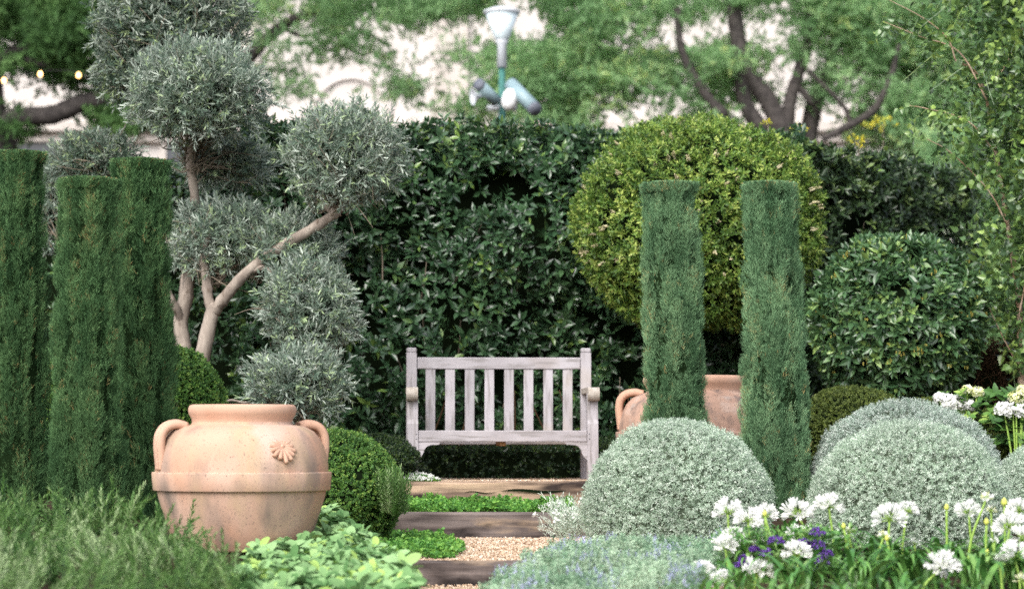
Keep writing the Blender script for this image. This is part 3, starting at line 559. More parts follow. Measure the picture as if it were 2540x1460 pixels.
# ---------------------------------------------------------------- cypress columns
def frond(rng, n=13):
    it = []; z = np.array([0, 0, 1.])
    for i in range(n):
        t = .9 * i / n; ph = i * 2.4 + rng.normal(0, .5); th = math.radians(rng.uniform(14, 42)); e = np.array([math.cos(ph), math.sin(ph), 0]); d = math.cos(th) * z + math.sin(th) * e
        nn = nrm(np.cross(d, rng.normal(size=3))); it.append((diamond(.055), z * t * .8 + e * .02, np.cross(d, nn), d, nn, rng.uniform(.28, .5) * (1 - .35 * t)))
    return put(it)
FR = [frond(r0) for _ in range(5)]
def cypress(label, pxt0, pxt1, pxb0, pxb1, Y, ytop, ybot, m, seed, n, group):
    n = int(n * 2.1)
    rng = np.random.default_rng(seed); zt, zb = hz(ytop, Y), hz(ybot, Y)
    ct, cb = M((pxt0 + pxt1) / 2 - CX, Y), M((pxb0 + pxb1) / 2 - CX, Y); rt, rb = M((pxt1 - pxt0) / 2, Y), M((pxb1 - pxb0) / 2, Y)
    t = empty('cypress_column', (cb, Y, zb), label, 'cypress', group); H = zt - zb; mb = MB()
    def place(v, a, q):
        p = np.stack([np.cos(a) * 1.1, np.sin(a) * 1.1, v * H * .55], -1); lum = .04 * noise(p, .55, seed) + .05 * noise(np.stack([a * .7 * 2.2, v * H * 2.2], -1), .7, seed + 4)
        cav = noise(np.stack([np.cos(a) * 2.2, np.sin(a) * 2.2, v * H * 1.5], -1), .75, seed + 21); lum = lum - .2 * np.clip(cav - .55, 0, .8) + .03 * np.clip(-cav, 0, 1)
        r = (rb + (rt - rb) * v) * (1 + lum) - q; cx = cb + (ct - cb) * v
        return np.stack([cx + r * np.cos(a), Y + r * np.sin(a), zb + v * H], -1)
    nc = 420; ca = rng.uniform(0, 2 * PI, nc); cv = rng.uniform(-.03, .99, nc); k = (np.sin(ca) < .45); ca, cv = ca[k], cv[k]; nc = len(ca); per = max(8, int(n * .75 / nc))
    cd = rng.uniform(-.02, .03, nc); cl = rng.uniform(.13, .3, nc); ct_ = rng.beta(2, 2, nc)      # depth, length and tone of each spray
    t_ = rng.uniform(0, 1, (nc, per)) ** .9; wdt = (.25 + np.sin(t_ * PI) ** .8) * .021
    a = (ca[:, None] + rng.normal(0, 1, (nc, per)) * wdt / max(rb, .1)).ravel(); v = np.clip((cv[:, None] + t_ * cl[:, None] / H).ravel(), 0, .985)
    q = (.03 + cd[:, None] - .022 * np.sin(t_ * PI) + .03 * rng.uniform(0, 1, (nc, per)) ** 2).ravel()
    pos = place(v, a, q); pos[:, 2] -= .03; out = np.stack([np.cos(a), np.sin(a), 0 * a], -1); tan = np.stack([-np.sin(a), np.cos(a), 0 * a], -1)
    side = ((a - np.repeat(ca, per)) * rb / .03)[:, None]; ax = np.array([0, 0, 1.]) + out * (.08 + .25 * t_.ravel()[:, None]) + tan * side * .25 + rng.normal(0, .14, pos.shape)
    rnd = np.clip(np.repeat(ct_, per) * .6 - .16 + .3 * t_.ravel() + rng.uniform(0, .3, len(a)) + .16 * noise(np.stack([np.cos(a) * 2, np.sin(a) * 2, v * H * 2.2], -1), .8, seed + 31), 0, .9); rnd = np.where(rng.uniform(0, 1, len(a)) < .015, 1.0, rnd)
    scatter_set(mb, FR, pos, ax, rng.uniform(.04, .075, len(a)), rng, 0, rnd, .1, zt)
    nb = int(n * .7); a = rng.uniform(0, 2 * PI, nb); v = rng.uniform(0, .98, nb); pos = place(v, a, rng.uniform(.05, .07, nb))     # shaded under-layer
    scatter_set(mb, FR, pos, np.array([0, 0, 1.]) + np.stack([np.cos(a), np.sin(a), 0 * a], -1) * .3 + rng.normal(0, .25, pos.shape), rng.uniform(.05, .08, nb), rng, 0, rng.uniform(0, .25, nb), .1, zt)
    N = n // 9; rr = np.sqrt(rng.uniform(0, 1, N)) * rt * .97; aa = rng.uniform(0, 2 * PI, N); pos = np.stack([ct + rr * np.cos(aa), Y + rr * np.sin(aa), zt - rng.uniform(.03, .06, N)], -1)
    scatter_set(mb, FR, pos, np.array([0, 0, 1.]) + rng.normal(0, .2, pos.shape), rng.uniform(.05, .08, N), rng, 0, None, .15, zt)
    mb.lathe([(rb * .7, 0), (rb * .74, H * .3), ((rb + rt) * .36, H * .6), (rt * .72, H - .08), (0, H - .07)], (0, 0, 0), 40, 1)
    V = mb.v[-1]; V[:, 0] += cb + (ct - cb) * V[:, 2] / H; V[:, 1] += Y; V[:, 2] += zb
    mb.build('foliage', [m, CYC], t)
    k = MB(); k.tube([(cb, Y, zb - .05), (cb, Y, zb + .2)], [.035, .03], 8); k.build('trunk', DBARK, t)
G1, G2 = 'clipped cypress trio at the left', 'clipped cypress pair behind the silver mounds'
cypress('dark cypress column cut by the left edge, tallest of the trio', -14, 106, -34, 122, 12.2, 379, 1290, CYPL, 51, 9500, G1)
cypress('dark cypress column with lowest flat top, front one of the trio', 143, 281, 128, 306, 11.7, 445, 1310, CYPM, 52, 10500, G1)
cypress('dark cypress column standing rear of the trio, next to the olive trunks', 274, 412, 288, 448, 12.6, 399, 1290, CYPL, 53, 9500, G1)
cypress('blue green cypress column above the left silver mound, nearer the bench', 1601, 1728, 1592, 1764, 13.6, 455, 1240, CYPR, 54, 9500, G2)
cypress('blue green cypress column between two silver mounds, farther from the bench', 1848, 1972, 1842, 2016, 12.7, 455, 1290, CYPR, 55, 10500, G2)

# ---------------------------------------------------------------- olive trees
OLF = leaf(((0, 0), (.35, 1), (.7, .8), (1, 0)), .105, .3, .08)
def otwig(rng, n=8):
    it = []; z = np.array([0, 0, 1.])
    for i in range(n):
        for sg in (0, PI):
            t = .1 + .85 * i / n; ph = sg + (i % 2) * PI / 2 + rng.normal(0, .4); th = math.radians(rng.uniform(30, 62) * (1 - .45 * t)); e = np.array([math.cos(ph), math.sin(ph), 0])
            d = math.cos(th) * z + math.sin(th) * e; nn = math.sin(th) * z - math.cos(th) * e; it.append((OLF, z * t, np.cross(d, nn), d, nn, rng.uniform(.32, .5)))
    st = (np.array([(-.014, 0, 0), (.014, 0, 0), (.008, 1, 0), (-.008, 1, 0)], float), [(0, 1, 2, 3)], np.zeros(1, int)); it.append((st, np.zeros(3), np.array([1., 0, 0]), z, np.array([0, 1., 0]), 1.0))
    return put(it)
OT = [otwig(r0, n) for n in (4, 5, 5, 6)]
def olive_crown(parent, px, py, rx, ry, Y, n, seed, hub=None, low=-.9, m=None):
    n = int(n * 1.95)
    rng = np.random.default_rng(seed); c = P(px, py, Y); R = np.array((M(rx, Y), M((rx + ry) / 2, Y), M(ry, Y))); D = sphere_dirs(n, rng, low)
    f = 1 + .07 * noise(D, .9, seed + 1) + .04 * noise(D, 2.2, seed + 2); q = rng.uniform(0, 1, n) ** 1.5; pos = c + D * R * (f * (.89 - .48 * q))[:, None]
    ax = nrm(D / R) * .35 + np.array([0, -.1, .4]) + rng.normal(0, .75, D.shape); mb = MB()
    scatter_set(mb, OT, pos, ax, rng.uniform(.08, .13, n), rng, 0, None, .28)
    h = c - np.array([0, 0, R[2] * .7]) if hub is None else P(*hub)
    br = MB()
    for _ in range(int(20 + R[0] * 60)):            # fine branching inside the crown
        d = sphere_dirs(1, rng, -.8)[0]; e = c + d * R * rng.uniform(.7, 1.0); m1 = h + (e - h) * .5 + rng.normal(0, R[0] * .12, 3) + [0, 0, .02]
        mb.tube([h + rng.normal(0, .03, 3), m1, e], [.005, .0035, .0015], 4, 1, sub=3)
        e2 = m1 + (e - m1) * .4 + rng.normal(0, R[0] * .3, 3); mb.tube([m1, (m1 + e2) / 2 + rng.normal(0, .02, 3), e2], [.004, .003, .0015], 4, 1, sub=2)
    mb.blob(c, R * .5, lambda D: np.ones(len(D)), 14, -1, 2)
    return mb.build('crown', [m or OLIVE, TWB, CORE], parent)
def limb(parent, name, pts, rad, m, sides=12, wob=.06, seed=1):
    mb = MB(); mb.tube([P(*p) for p in pts], rad, sides, 0, True, 6, wob, seed); return mb.build(name, m, parent)
OG = 'cloud pruned olive trees'
t = empty('olive_tree', P(500, 1150, 15.7), 'cloud pruned silver olive with forked pale trunk and long right limb', 'olive tree', OG)
limb(t, 'trunk', [(470, 1130, 15.7), (488, 960, 15.7), (503, 880, 15.7), (520, 800, 15.7), (534, 752, 15.7)], [.062, .055, .052, .048, .046], BARK)
limb(t, 'branch', [(531, 772, 15.7), (560, 735, 15.65), (610, 678, 15.6), (690, 618, 15.55), (770, 570, 15.5), (835, 527, 15.5)], [.045, .038, .036, .035, .033, .032], BARK, seed=2)
limb(t, 'branch', [(530, 775, 15.7), (517, 740, 15.7), (512, 690, 15.72), (505, 620, 15.75), (540, 560, 15.8)], [.042, .034, .03, .024, .015], BARK, seed=3)
limb(t, 'branch', [(622, 672, 15.6), (650, 664, 15.55), (672, 678, 15.5), (688, 715, 15.45), (705, 770, 15.45)], [.022, .019, .017, .014, .01], BARK, seed=4)
limb(t, 'branch', [(830, 530, 15.5), (800, 500, 15.5), (785, 470, 15.5), (775, 430, 15.5)], [.026, .02, .016, .01], BARK, seed=5)
limb(t, 'branch', [(832, 530, 15.5), (860, 500, 15.5), (880, 450, 15.5), (885, 400, 15.5)], [.026, .02, .016, .01], BARK, seed=6)
olive_crown(t, 856, 395, 162, 143, 15.5, 800, 61, (838, 525, 15.5))
olive_crown(t, 560, 600, 150, 105, 15.9, 560, 62, (520, 700, 15.8))
olive_crown(t, 730, 625, 122, 88, 15.75, 520, 63, (640, 680, 15.8))
olive_crown(t, 764, 770, 124, 128, 15.4, 680, 64, (700, 740, 15.45))
t = empty('olive_tree', P(450, 1150, 16.0), 'olive with slim knotted trunk, rounded crown rising above the cypress trio', 'olive tree', OG)
limb(t, 'trunk', [(455, 1120, 16.0), (462, 960, 16.0), (458, 868, 16.0), (448, 800, 16.0), (466, 715, 16.0), (475, 600, 16.0), (484, 500, 16.0), (472, 400, 15.9), (480, 340, 15.8), (490, 290, 15.7)], [.058, .052, .048, .05, .046, .038, .032, .03, .024, .016], BARK, wob=.05)
limb(t, 'branch', [(448, 800, 16.0), (442, 775, 15.95), (425, 745, 15.9), (405, 700, 15.9)], [.034, .03, .028, .022], BARK, seed=8)
limb(t, 'branch', [(474, 410, 15.9), (510, 400, 16.0), (560, 380, 16.1), (620, 350, 16.1)], [.02, .015, .012, .008], BARK, seed=9)
olive_crown(t, 492, 235, 182, 140, 15.6, 1000, 65, (474, 385, 15.9))
olive_crown(t, 560, 405, 125, 60, 16.2, 330, 66, (474, 420, 15.9))
t = empty('olive_tree', P(380, 1150, 16.6), 'dark olive crown at the top left behind the rounded olive', 'olive tree', OG)
limb(t, 'trunk', [(445, 1130, 16.6), (450, 800, 16.6), (480, 500, 16.6), (476, 300, 16.6), (430, 120, 16.6)], [.04, .035, .026, .024, .02], BARK)
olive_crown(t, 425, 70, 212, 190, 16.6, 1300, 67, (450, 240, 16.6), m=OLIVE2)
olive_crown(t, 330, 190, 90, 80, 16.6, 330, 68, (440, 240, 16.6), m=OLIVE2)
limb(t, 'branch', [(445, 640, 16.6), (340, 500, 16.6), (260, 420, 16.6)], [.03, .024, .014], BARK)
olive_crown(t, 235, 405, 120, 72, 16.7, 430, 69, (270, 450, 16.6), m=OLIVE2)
olive_crown(t, 130, 520, 60, 130, 16.8, 240, 70, (150, 600, 16.6))
t = empty('olive_bush', P(735, 1110, 15.0), 'small low olive bush behind the terracotta pot rim', 'bush')
olive_crown(t, 738, 955, 128, 94, 15.0, 430, 71, (730, 1050, 15.0))
mb = MB(); mb.tube([P(545, 1010, 15.0), P(570, 992, 15.0), P(600, 997, 15.0), P(640, 1002, 15.0), P(680, 1030, 15.0), P(725, 1075, 15.0)], [.007, .008, .008, .009, .012, .02], 7); mb.build('branch', BARK, t)

# ---------------------------------------------------------------- ground-cover planting
def bed_pos(n, rng, pxr, Yr, zf=None):
    Y = rng.uniform(*Yr, n); px = rng.uniform(*pxr, n); x = (px - CX) * Y / F; return px, np.stack([x, Y, bedz(x, Y)], -1)
# rosemary
def rosestem(rng, n=56):
    it = []; z = np.array([0, 0, 1.])
    for i in range(n):
        t = .06 + .94 * i / n; ph = i * 2.4 + rng.normal(0, .4); th = math.radians(rng.uniform(45, 72) * (1 - .6 * t * t)); e = np.array([math.cos(ph), math.sin(ph), 0]); d = math.cos(th) * z + math.sin(th) * e
        nn = math.sin(th) * z - math.cos(th) * e; bend = np.array([.16 * t * t, 0, 0]); it.append((diamond(.11), z * t + bend, np.cross(d, nn), d, nn, rng.uniform(.17, .23) * (1 - .45 * t)))
    return put(it)
RS = [rosestem(r0) for _ in range(4)]
def rosemary(name, label, n, pxr, Yr, seed, hfun, sc=(.16, .27), lean=.35, kind='stuff', cat='rosemary', keep=None, m=ROSEM):
    rng = np.random.default_rng(seed); px, pos = bed_pos(n, rng, pxr, Yr)
    if keep is not None: k = keep(px, pos[:, 1]); px, pos = px[k], pos[k]
    pos[:, 2] += hfun(px, pos[:, 1]) * rng.uniform(.2, 1, len(pos)); fl_ = np.stack([noise(pos[:, :2], .9, seed + 7), noise(pos[:, :2], .9, seed + 8), 0 * px], -1); ax = np.array([0, -.12, 1.]) + fl_ * lean + rng.normal(0, lean * .7, pos.shape) * [1, 1, .3]
    clump = .5 + .3 * noise(pos[:, :2], 1.5, seed + 1); mb = MB(); scatter_set(mb, RS, pos, ax, rng.uniform(*sc, len(pos)), rng, 0, np.clip(clump + rng.normal(0, .2, len(pos)), 0, 1), .15)
    o = mb.build(name, m, None); return tag(o, label, cat, None, kind)
def rh(px, Y): return (np.interp(Y, [8.2, 9.2, 10.3, 11.2], [.01, .06, .12, .13]) * np.interp(px, [300, 560], [1, .35]) + .045 * np.sin(px / 48 + Y) * np.cos(px / 31 - Y * 3)).clip(0, .3)
rosemary('rosemary', 'feathery green rosemary filling the bottom left corner', 620, (-120, 640), (8.2, 11.2), 81, rh, (.15, .24), .6, keep=lambda px, Y: (px < 600 - np.maximum(0, Y - 9.5) * 60) & ((px < 380) | (Y < 10.5)) & ((px < 470) | (Y < 9.9)))
rosemary('rosemary_tuft', 'thin wispy rosemary tuft beside the right box ball', 40, (950, 1012), (12.4, 12.7), 82, lambda p, y: .02 + 0 * p, (.14, .26), .22, None, 'tuft')
# lamb's ear
LE = leaf(((0, 0), (.16, .45), (.4, .95), (.68, 1), (.9, .62), (1, .0)), .25, .22, .5, .2)
LT = [shoot(LE, n, r0, .2, 1, (92, 38), shrink=.5) for n in (9, 10, 8, 11)]
rng = np.random.default_rng(83); px, pos = bed_pos(1050, rng, (540, 1120), (8.5, 12.2))
k = (px > 585 + (px * 0) + np.maximum(0, pos[:, 1] - 9.3) * 70) & (px < 1022 - np.maximum(0, pos[:, 1] - 9.2) * 66) & ((np.hypot(pos[:, 0] - M(602 - CX, 11), pos[:, 1] - 11) > .36)); px, pos = px[k], pos[k]
pos[:, 2] += rng.uniform(.0, .06, len(pos)) + .02 * noise(pos[:, :2], 1.2, 84); mb = MB()
scatter_set(mb, LT, pos, np.array([0, -.25, 1.]) + rng.normal(0, .35, pos.shape), rng.uniform(.06, .095, len(pos)), rng, 0, None, .22, smooth=True)
tag(mb.build('lambs_ear', LAMB), 'pale felted broad leaved ground cover in front of the terracotta pot', 'ground cover', kind='stuff')
# clover on the steps
CL = [shoot(diamond(.48, .55), n, r0, .5, 1, (95, 40), shrink=.2) for n in (4, 5, 6)]
def clover(label, n, pxr, Yr, z, seed, keep, hmax, sc=.02):
    rng = np.random.default_rng(seed); Y = rng.uniform(*Yr, n); px = rng.uniform(*pxr, n); x = (px - CX) * Y / F; k = keep(px, Y); px, Y, x = px[k], Y[k], x[k]
    h = (.45 + .3 * noise(np.stack([x, Y], -1), 3, seed + 2)).clip(.12, 1) * hmax; pos = np.stack([x, Y, z + h * rng.uniform(.15, 1, len(x))], -1); mb = MB()
    scatter_set(mb, CL, pos, np.array([0, -.2, 1.]) + rng.normal(0, .45, pos.shape), sc * rng.uniform(.7, 1.3, len(x)), rng, 0, None, .2); return tag(mb.build('clover', CLOVER), label, 'ground cover', kind='stuff')
clover('bright green clover strip on the middle step tread', 3600, (960, 1420), (Y2 + .12, Y3 - .02), Z2, 85, lambda p, y: (p < 1420), .085)
clover('bright green clover patch on the gravel of the bottom step', 3000, (920, 1150), (Y1 + .35, Y2 - .12), Z1, 86, lambda p, y: p < 1150 - 60 * np.abs((y - 12.4) / 1.2) ** 2, .055)
# alyssum
rng = np.random.default_rng(87); n = 900; a = rng.uniform(0, 2 * PI, n); rr = np.sqrt(rng.uniform(0, 1, n)); c = P(1020, 1185, 15.25)
pos = np.stack([c[0] + rr * np.cos(a) * .18, 15.27 + rr * np.sin(a) * .14, Z3 + .055 * (1 - rr ** 2) * rng.uniform(.5, 1, n)], -1); mb = MB()
scatter_set(mb, CL, pos, np.array([0, 0, 1.]) + rng.normal(0, .4, pos.shape), .014, rng, 0); k = rng.uniform(0, 1, n) < .6; p2 = pos[k] + [0, -.005, .012]
scatter_set(mb, CL, p2, np.array([0, -.3, 1.]) + rng.normal(0, .3, p2.shape), .009, rng, 1); tag(mb.build('white_alyssum', [CLOVER, WHITE]), 'tiny white flowered cushion by the bench left foot', 'flowers')
# catmint
rng = np.random.default_rng(88); px, pos = bed_pos(7200, rng, (1150, 1830), (8.3, 11.0)); Yv = pos[:, 1]
k = (px > 1215 + np.maximum(0, Yv - 9.2) * 95 + 25 * np.sin(Yv * 9)) & (px < 1790 - np.maximum(0, 9.6 - Yv) * 60); px, pos, Yv = px[k], pos[k], Yv[k]
edge = np.clip((px - 1215 - np.maximum(0, Yv - 9.2) * 95) / 130, .1, 1)
hh = (.048 + .025 * noise(pos[:, :2], 1.3, 89)) * edge * np.interp(Yv + .25 * np.sin(px / 37) + .15 * np.sin(px / 13), [9.9, 10.9], [1, .25]) + .02; pos[:, 2] += hh * rng.uniform(.25, 1, len(pos)); mb = MB()
CT = [shoot(diamond(.36, .45, .05), n, r0, 1.4, .7, (85, 45), shrink=.5) for n in (9, 10, 12)]
scatter_set(mb, CT, pos, np.array([0, -.1, 1.]) + rng.normal(0, .45, pos.shape), rng.uniform(.018, .03, len(pos)), rng, 0, np.clip(.5 + .25 * noise(pos[:, :2], 1.5, 90) + rng.normal(0, .2, len(pos)), 0, 1))
SPK = [shoot(diamond(.4, .5, .1), 16, r0, 2.6, .5, (80, 60), shrink=.4) for _ in range(2)]
k = (noise(pos[:, :2], 2.2, 91) > .55) & (rng.uniform(0, 1, len(pos)) < .35); p2 = pos[k]; p2[:, 2] = bedz(p2[:, 0], p2[:, 1]) + hh[k] + rng.uniform(-.03, .01, k.sum())
scatter_set(mb, SPK, p2, np.array([0, -.1, 1.]) + rng.normal(0, .35, p2.shape), rng.uniform(.012, .02, len(p2)), rng, 1)
tag(mb.build('catmint', [CATM, LAVEN]), 'grey green catmint with lavender blooms below the left silver mound', 'ground cover', kind='stuff')
# silvery spindly bush at the edge of the steps
rng = np.random.default_rng(92); mb = MB(); SB = [shoot(diamond(.1), n, r0, 2.2, .55, (60, 25), shrink=.3) for n in (14, 16)]; c = P(1420, 1345, 12.2); n = 150
pos = c + rng.normal(0, 1, (n, 3)) * [.05, .06, .02]; pos[:, 2] = c[2] + rng.uniform(0, .13, n); ax = np.stack([rng.normal(-.35, .6, n), rng.normal(-.2, .4, n), rng.uniform(.5, 1.2, n)], -1)
scatter_set(mb, SB, pos, ax, rng.uniform(.045, .07, n), rng, 0, rng.uniform(.4, 1, n)); p2 = pos[:12] + nrm(ax[:12]) * .13
scatter_set(mb, CL, p2, ax[:12], .022, rng, 1); tag(mb.build('silverbush', [SILVER, WHITE]), 'spindly silver bush with white blooms leaning over the steps', 'bush')

# ---------------------------------------------------------------- agapanthus
def strap(n=8, w=.028, bend=1.5, rng=None):
    V, fs = [], []
    for i in range(n + 1):
        t = i / n; a = t ** 1.4 * bend; L = t
        ww = w * (1 - t ** 3) * min(1, .55 + t * 2) + .001
        V += [(-ww, math.sin(a) * L * .62, L * (1 - .36 * a * t)), (0, math.sin(a) * L * .62 - .004, L * (1 - .36 * a * t) - .006), (ww, math.sin(a) * L * .62, L * (1 - .36 * a * t))]
    for i in range(n):
        for j in (0, 1): fs.append((3 * i + j, 3 * i + j + 1, 3 * i + 4 + j, 3 * i + 3 + j))
    return np.array(V, float), fs, np.zeros(len(fs), int)
STRAPS = [strap(8, .043, b) for b in (1.0, 1.4, 1.7, 2.1)]
CLUMPS = [(1905, 9.5, 'left end of the agapanthus row, beside purple blooms'), (1985, 9.0, 'below the purple blooms at the bottom edge'), (2060, 9.6, 'right of the purple blooms'), (2130, 9.1, 'at the bottom edge between two silver mounds'), (2200, 9.7, 'directly before the largest silver mound'),
    (2270, 9.15, 'left of the lone drooping white flower'), (2345, 9.75, 'behind the lone drooping white flower'), (2415, 9.15, 'right of the lone drooping white flower'), (2480, 9.7, 'under the white flowers crowding the right edge'), (2545, 9.2, 'cut off at the bottom right corner'), (1830, 8.9, 'at the bottom edge beside the catmint'), (1965, 11.3, 'behind the purple blooms at the cypress foot'), (2040, 11.5, 'behind the purple blooms at the edge of the largest mound'), (1760, 8.5, 'lowest one left, under white flowers'), (1940, 8.5, 'cut by the bottom edge under the purple blooms'), (2090, 8.55, 'cut by the bottom edge right of the purple blooms'), (2240, 8.5, 'cut by the bottom edge left of the drooping flower'), (2390, 8.5, 'cut by the bottom edge right of the drooping flower')]
for i, (px, Y, where) in enumerate(CLUMPS):
    rng = np.random.default_rng(100 + i); x = M(px - CX, Y); zb = float(bedz(x, Y)); n = 52 if i < 10 else 26; mb = MB()
    a = rng.uniform(0, 2 * PI, n); Yd = np.stack([np.cos(a), np.sin(a), 0 * a], -1); Z = nrm(np.stack([.12 * np.cos(a), .12 * np.sin(a), 0 * a + 1], -1) + rng.normal(0, .1, (n, 3))); X = nrm(np.cross(Yd, Z)); Yd = np.cross(Z, X)
    pos = np.array([x, Y, zb]) + np.stack([rng.normal(0, .045, n), rng.normal(0, .045, n), 0 * a], -1); pk = rng.integers(0, 4, n); sc = rng.uniform(.18, .31, n) * (1 if i < 10 else .72)
    for q in range(4):
        k = pk == q; mb.scatter(STRAPS[q], pos[k], X[k], Yd[k], Z[k], sc[k], rng, 0, None, .1, True)
    tag(mb.build('agapanthus_clump', AGLEAF, None), 'green strappy leaf clump ' + where, 'plant', 'agapanthus leaf clumps')
PET = leaf(((0, .25), (.5, .55), (.8, 1), (1, .3)), .12, .3, -.1)
def floret(rng):
    it = []; z = np.array([0, 0, 1.])
    for k in range(6):
        ph = k * PI / 3; e = np.array([math.cos(ph), math.sin(ph), 0]); th = math.radians(rng.uniform(24, 40)); d = math.cos(th) * z + math.sin(th) * e; nn = math.sin(th) * z - math.cos(th) * e; it.append((PET, z * .0, np.cross(d, nn), d, nn, 1.0))
    return put(it)
FLO = [floret(r0) for _ in range(3)]; BUDT = (np.array([(0, 0, 0), (.14, 0, .5), (0, .14, .5), (-.14, 0, .5), (0, -.14, .5), (0, 0, 1)], float), [(0, 2, 1), (0, 3, 2), (0, 4, 3), (0, 1, 4), (1, 2, 5), (2, 3, 5), (3, 4, 5), (4, 1, 5)], np.zeros(8, int))
def agap(px, py, Y, dia, kind, label, dx=0, tilt=(0, 0), seed=0):
    rng = np.random.default_rng(200 + seed); dia *= 1.12; c = P(px, py, Y); bx_ = M(px + dx - CX, Y); zb = float(bedz(bx_, Y)); r = M(dia / 2, Y)
    t = empty('agapanthus_flower', (bx_, Y, zb), label, 'flower', 'agapanthus flowers'); hub = c - np.array([tilt[0], tilt[1], 1.]) / math.hypot(1, *tilt) * r * .35
    st = MB(); st.tube([(bx_, Y, zb), (bx_ * .75 + hub[0] * .25, Y, zb * .5 + hub[2] * .5), hub], [.0055, .005, .0045], 6); st.build('stalk', AGSTEM, t)
    up = nrm(np.array([tilt[0], tilt[1], 1.])); h = MB()
    if kind == 'bud':
        h.lathe([(0, 0), (r * .6, r * .25), (r * .85, r * .9), (r * .5, r * 1.7), (0, r * 2.2)], hub, 12, 0, axis=up); h.build('bud', BUDY, t); return
    n = {'full': 19, 'half': 20, 'small': 9}[kind]; D = sphere_dirs(n * 3, rng, -.5); D = nrm(D + up * .45)
    sel = [D[0]]
    for d in D[1:]:
        if len(sel) < n and max(d @ s_ for s_ in sel) < .93: sel.append(d)
    D = np.array(sel); L = r * (.56 if kind != 'half' else .42) * rng.uniform(.8, 1.15, len(D)); pos = hub + D * L[:, None]
    for d, p in zip(D, pos): h.tube([hub, (hub + p) / 2 + [0, 0, .003], p], [.0016, .0014, .0014], 4, 1, sub=1)
    if kind == 'half':
        k = rng.uniform(0, 1, len(D)) < .75; X, Yy, Z = frames(D[k], rng); h.scatter(BUDT, pos[k], X, Yy, Z, r * .62, rng, 2); D, pos = D[~k], pos[~k]
    if len(D): scatter_set(h, FLO, pos, D + rng.normal(0, .15, D.shape), r * .6 * rng.uniform(.85, 1.15, len(D)), rng, 0)
    h.build('flower_head', [WHITE, AGSTEM, CREAM], t)
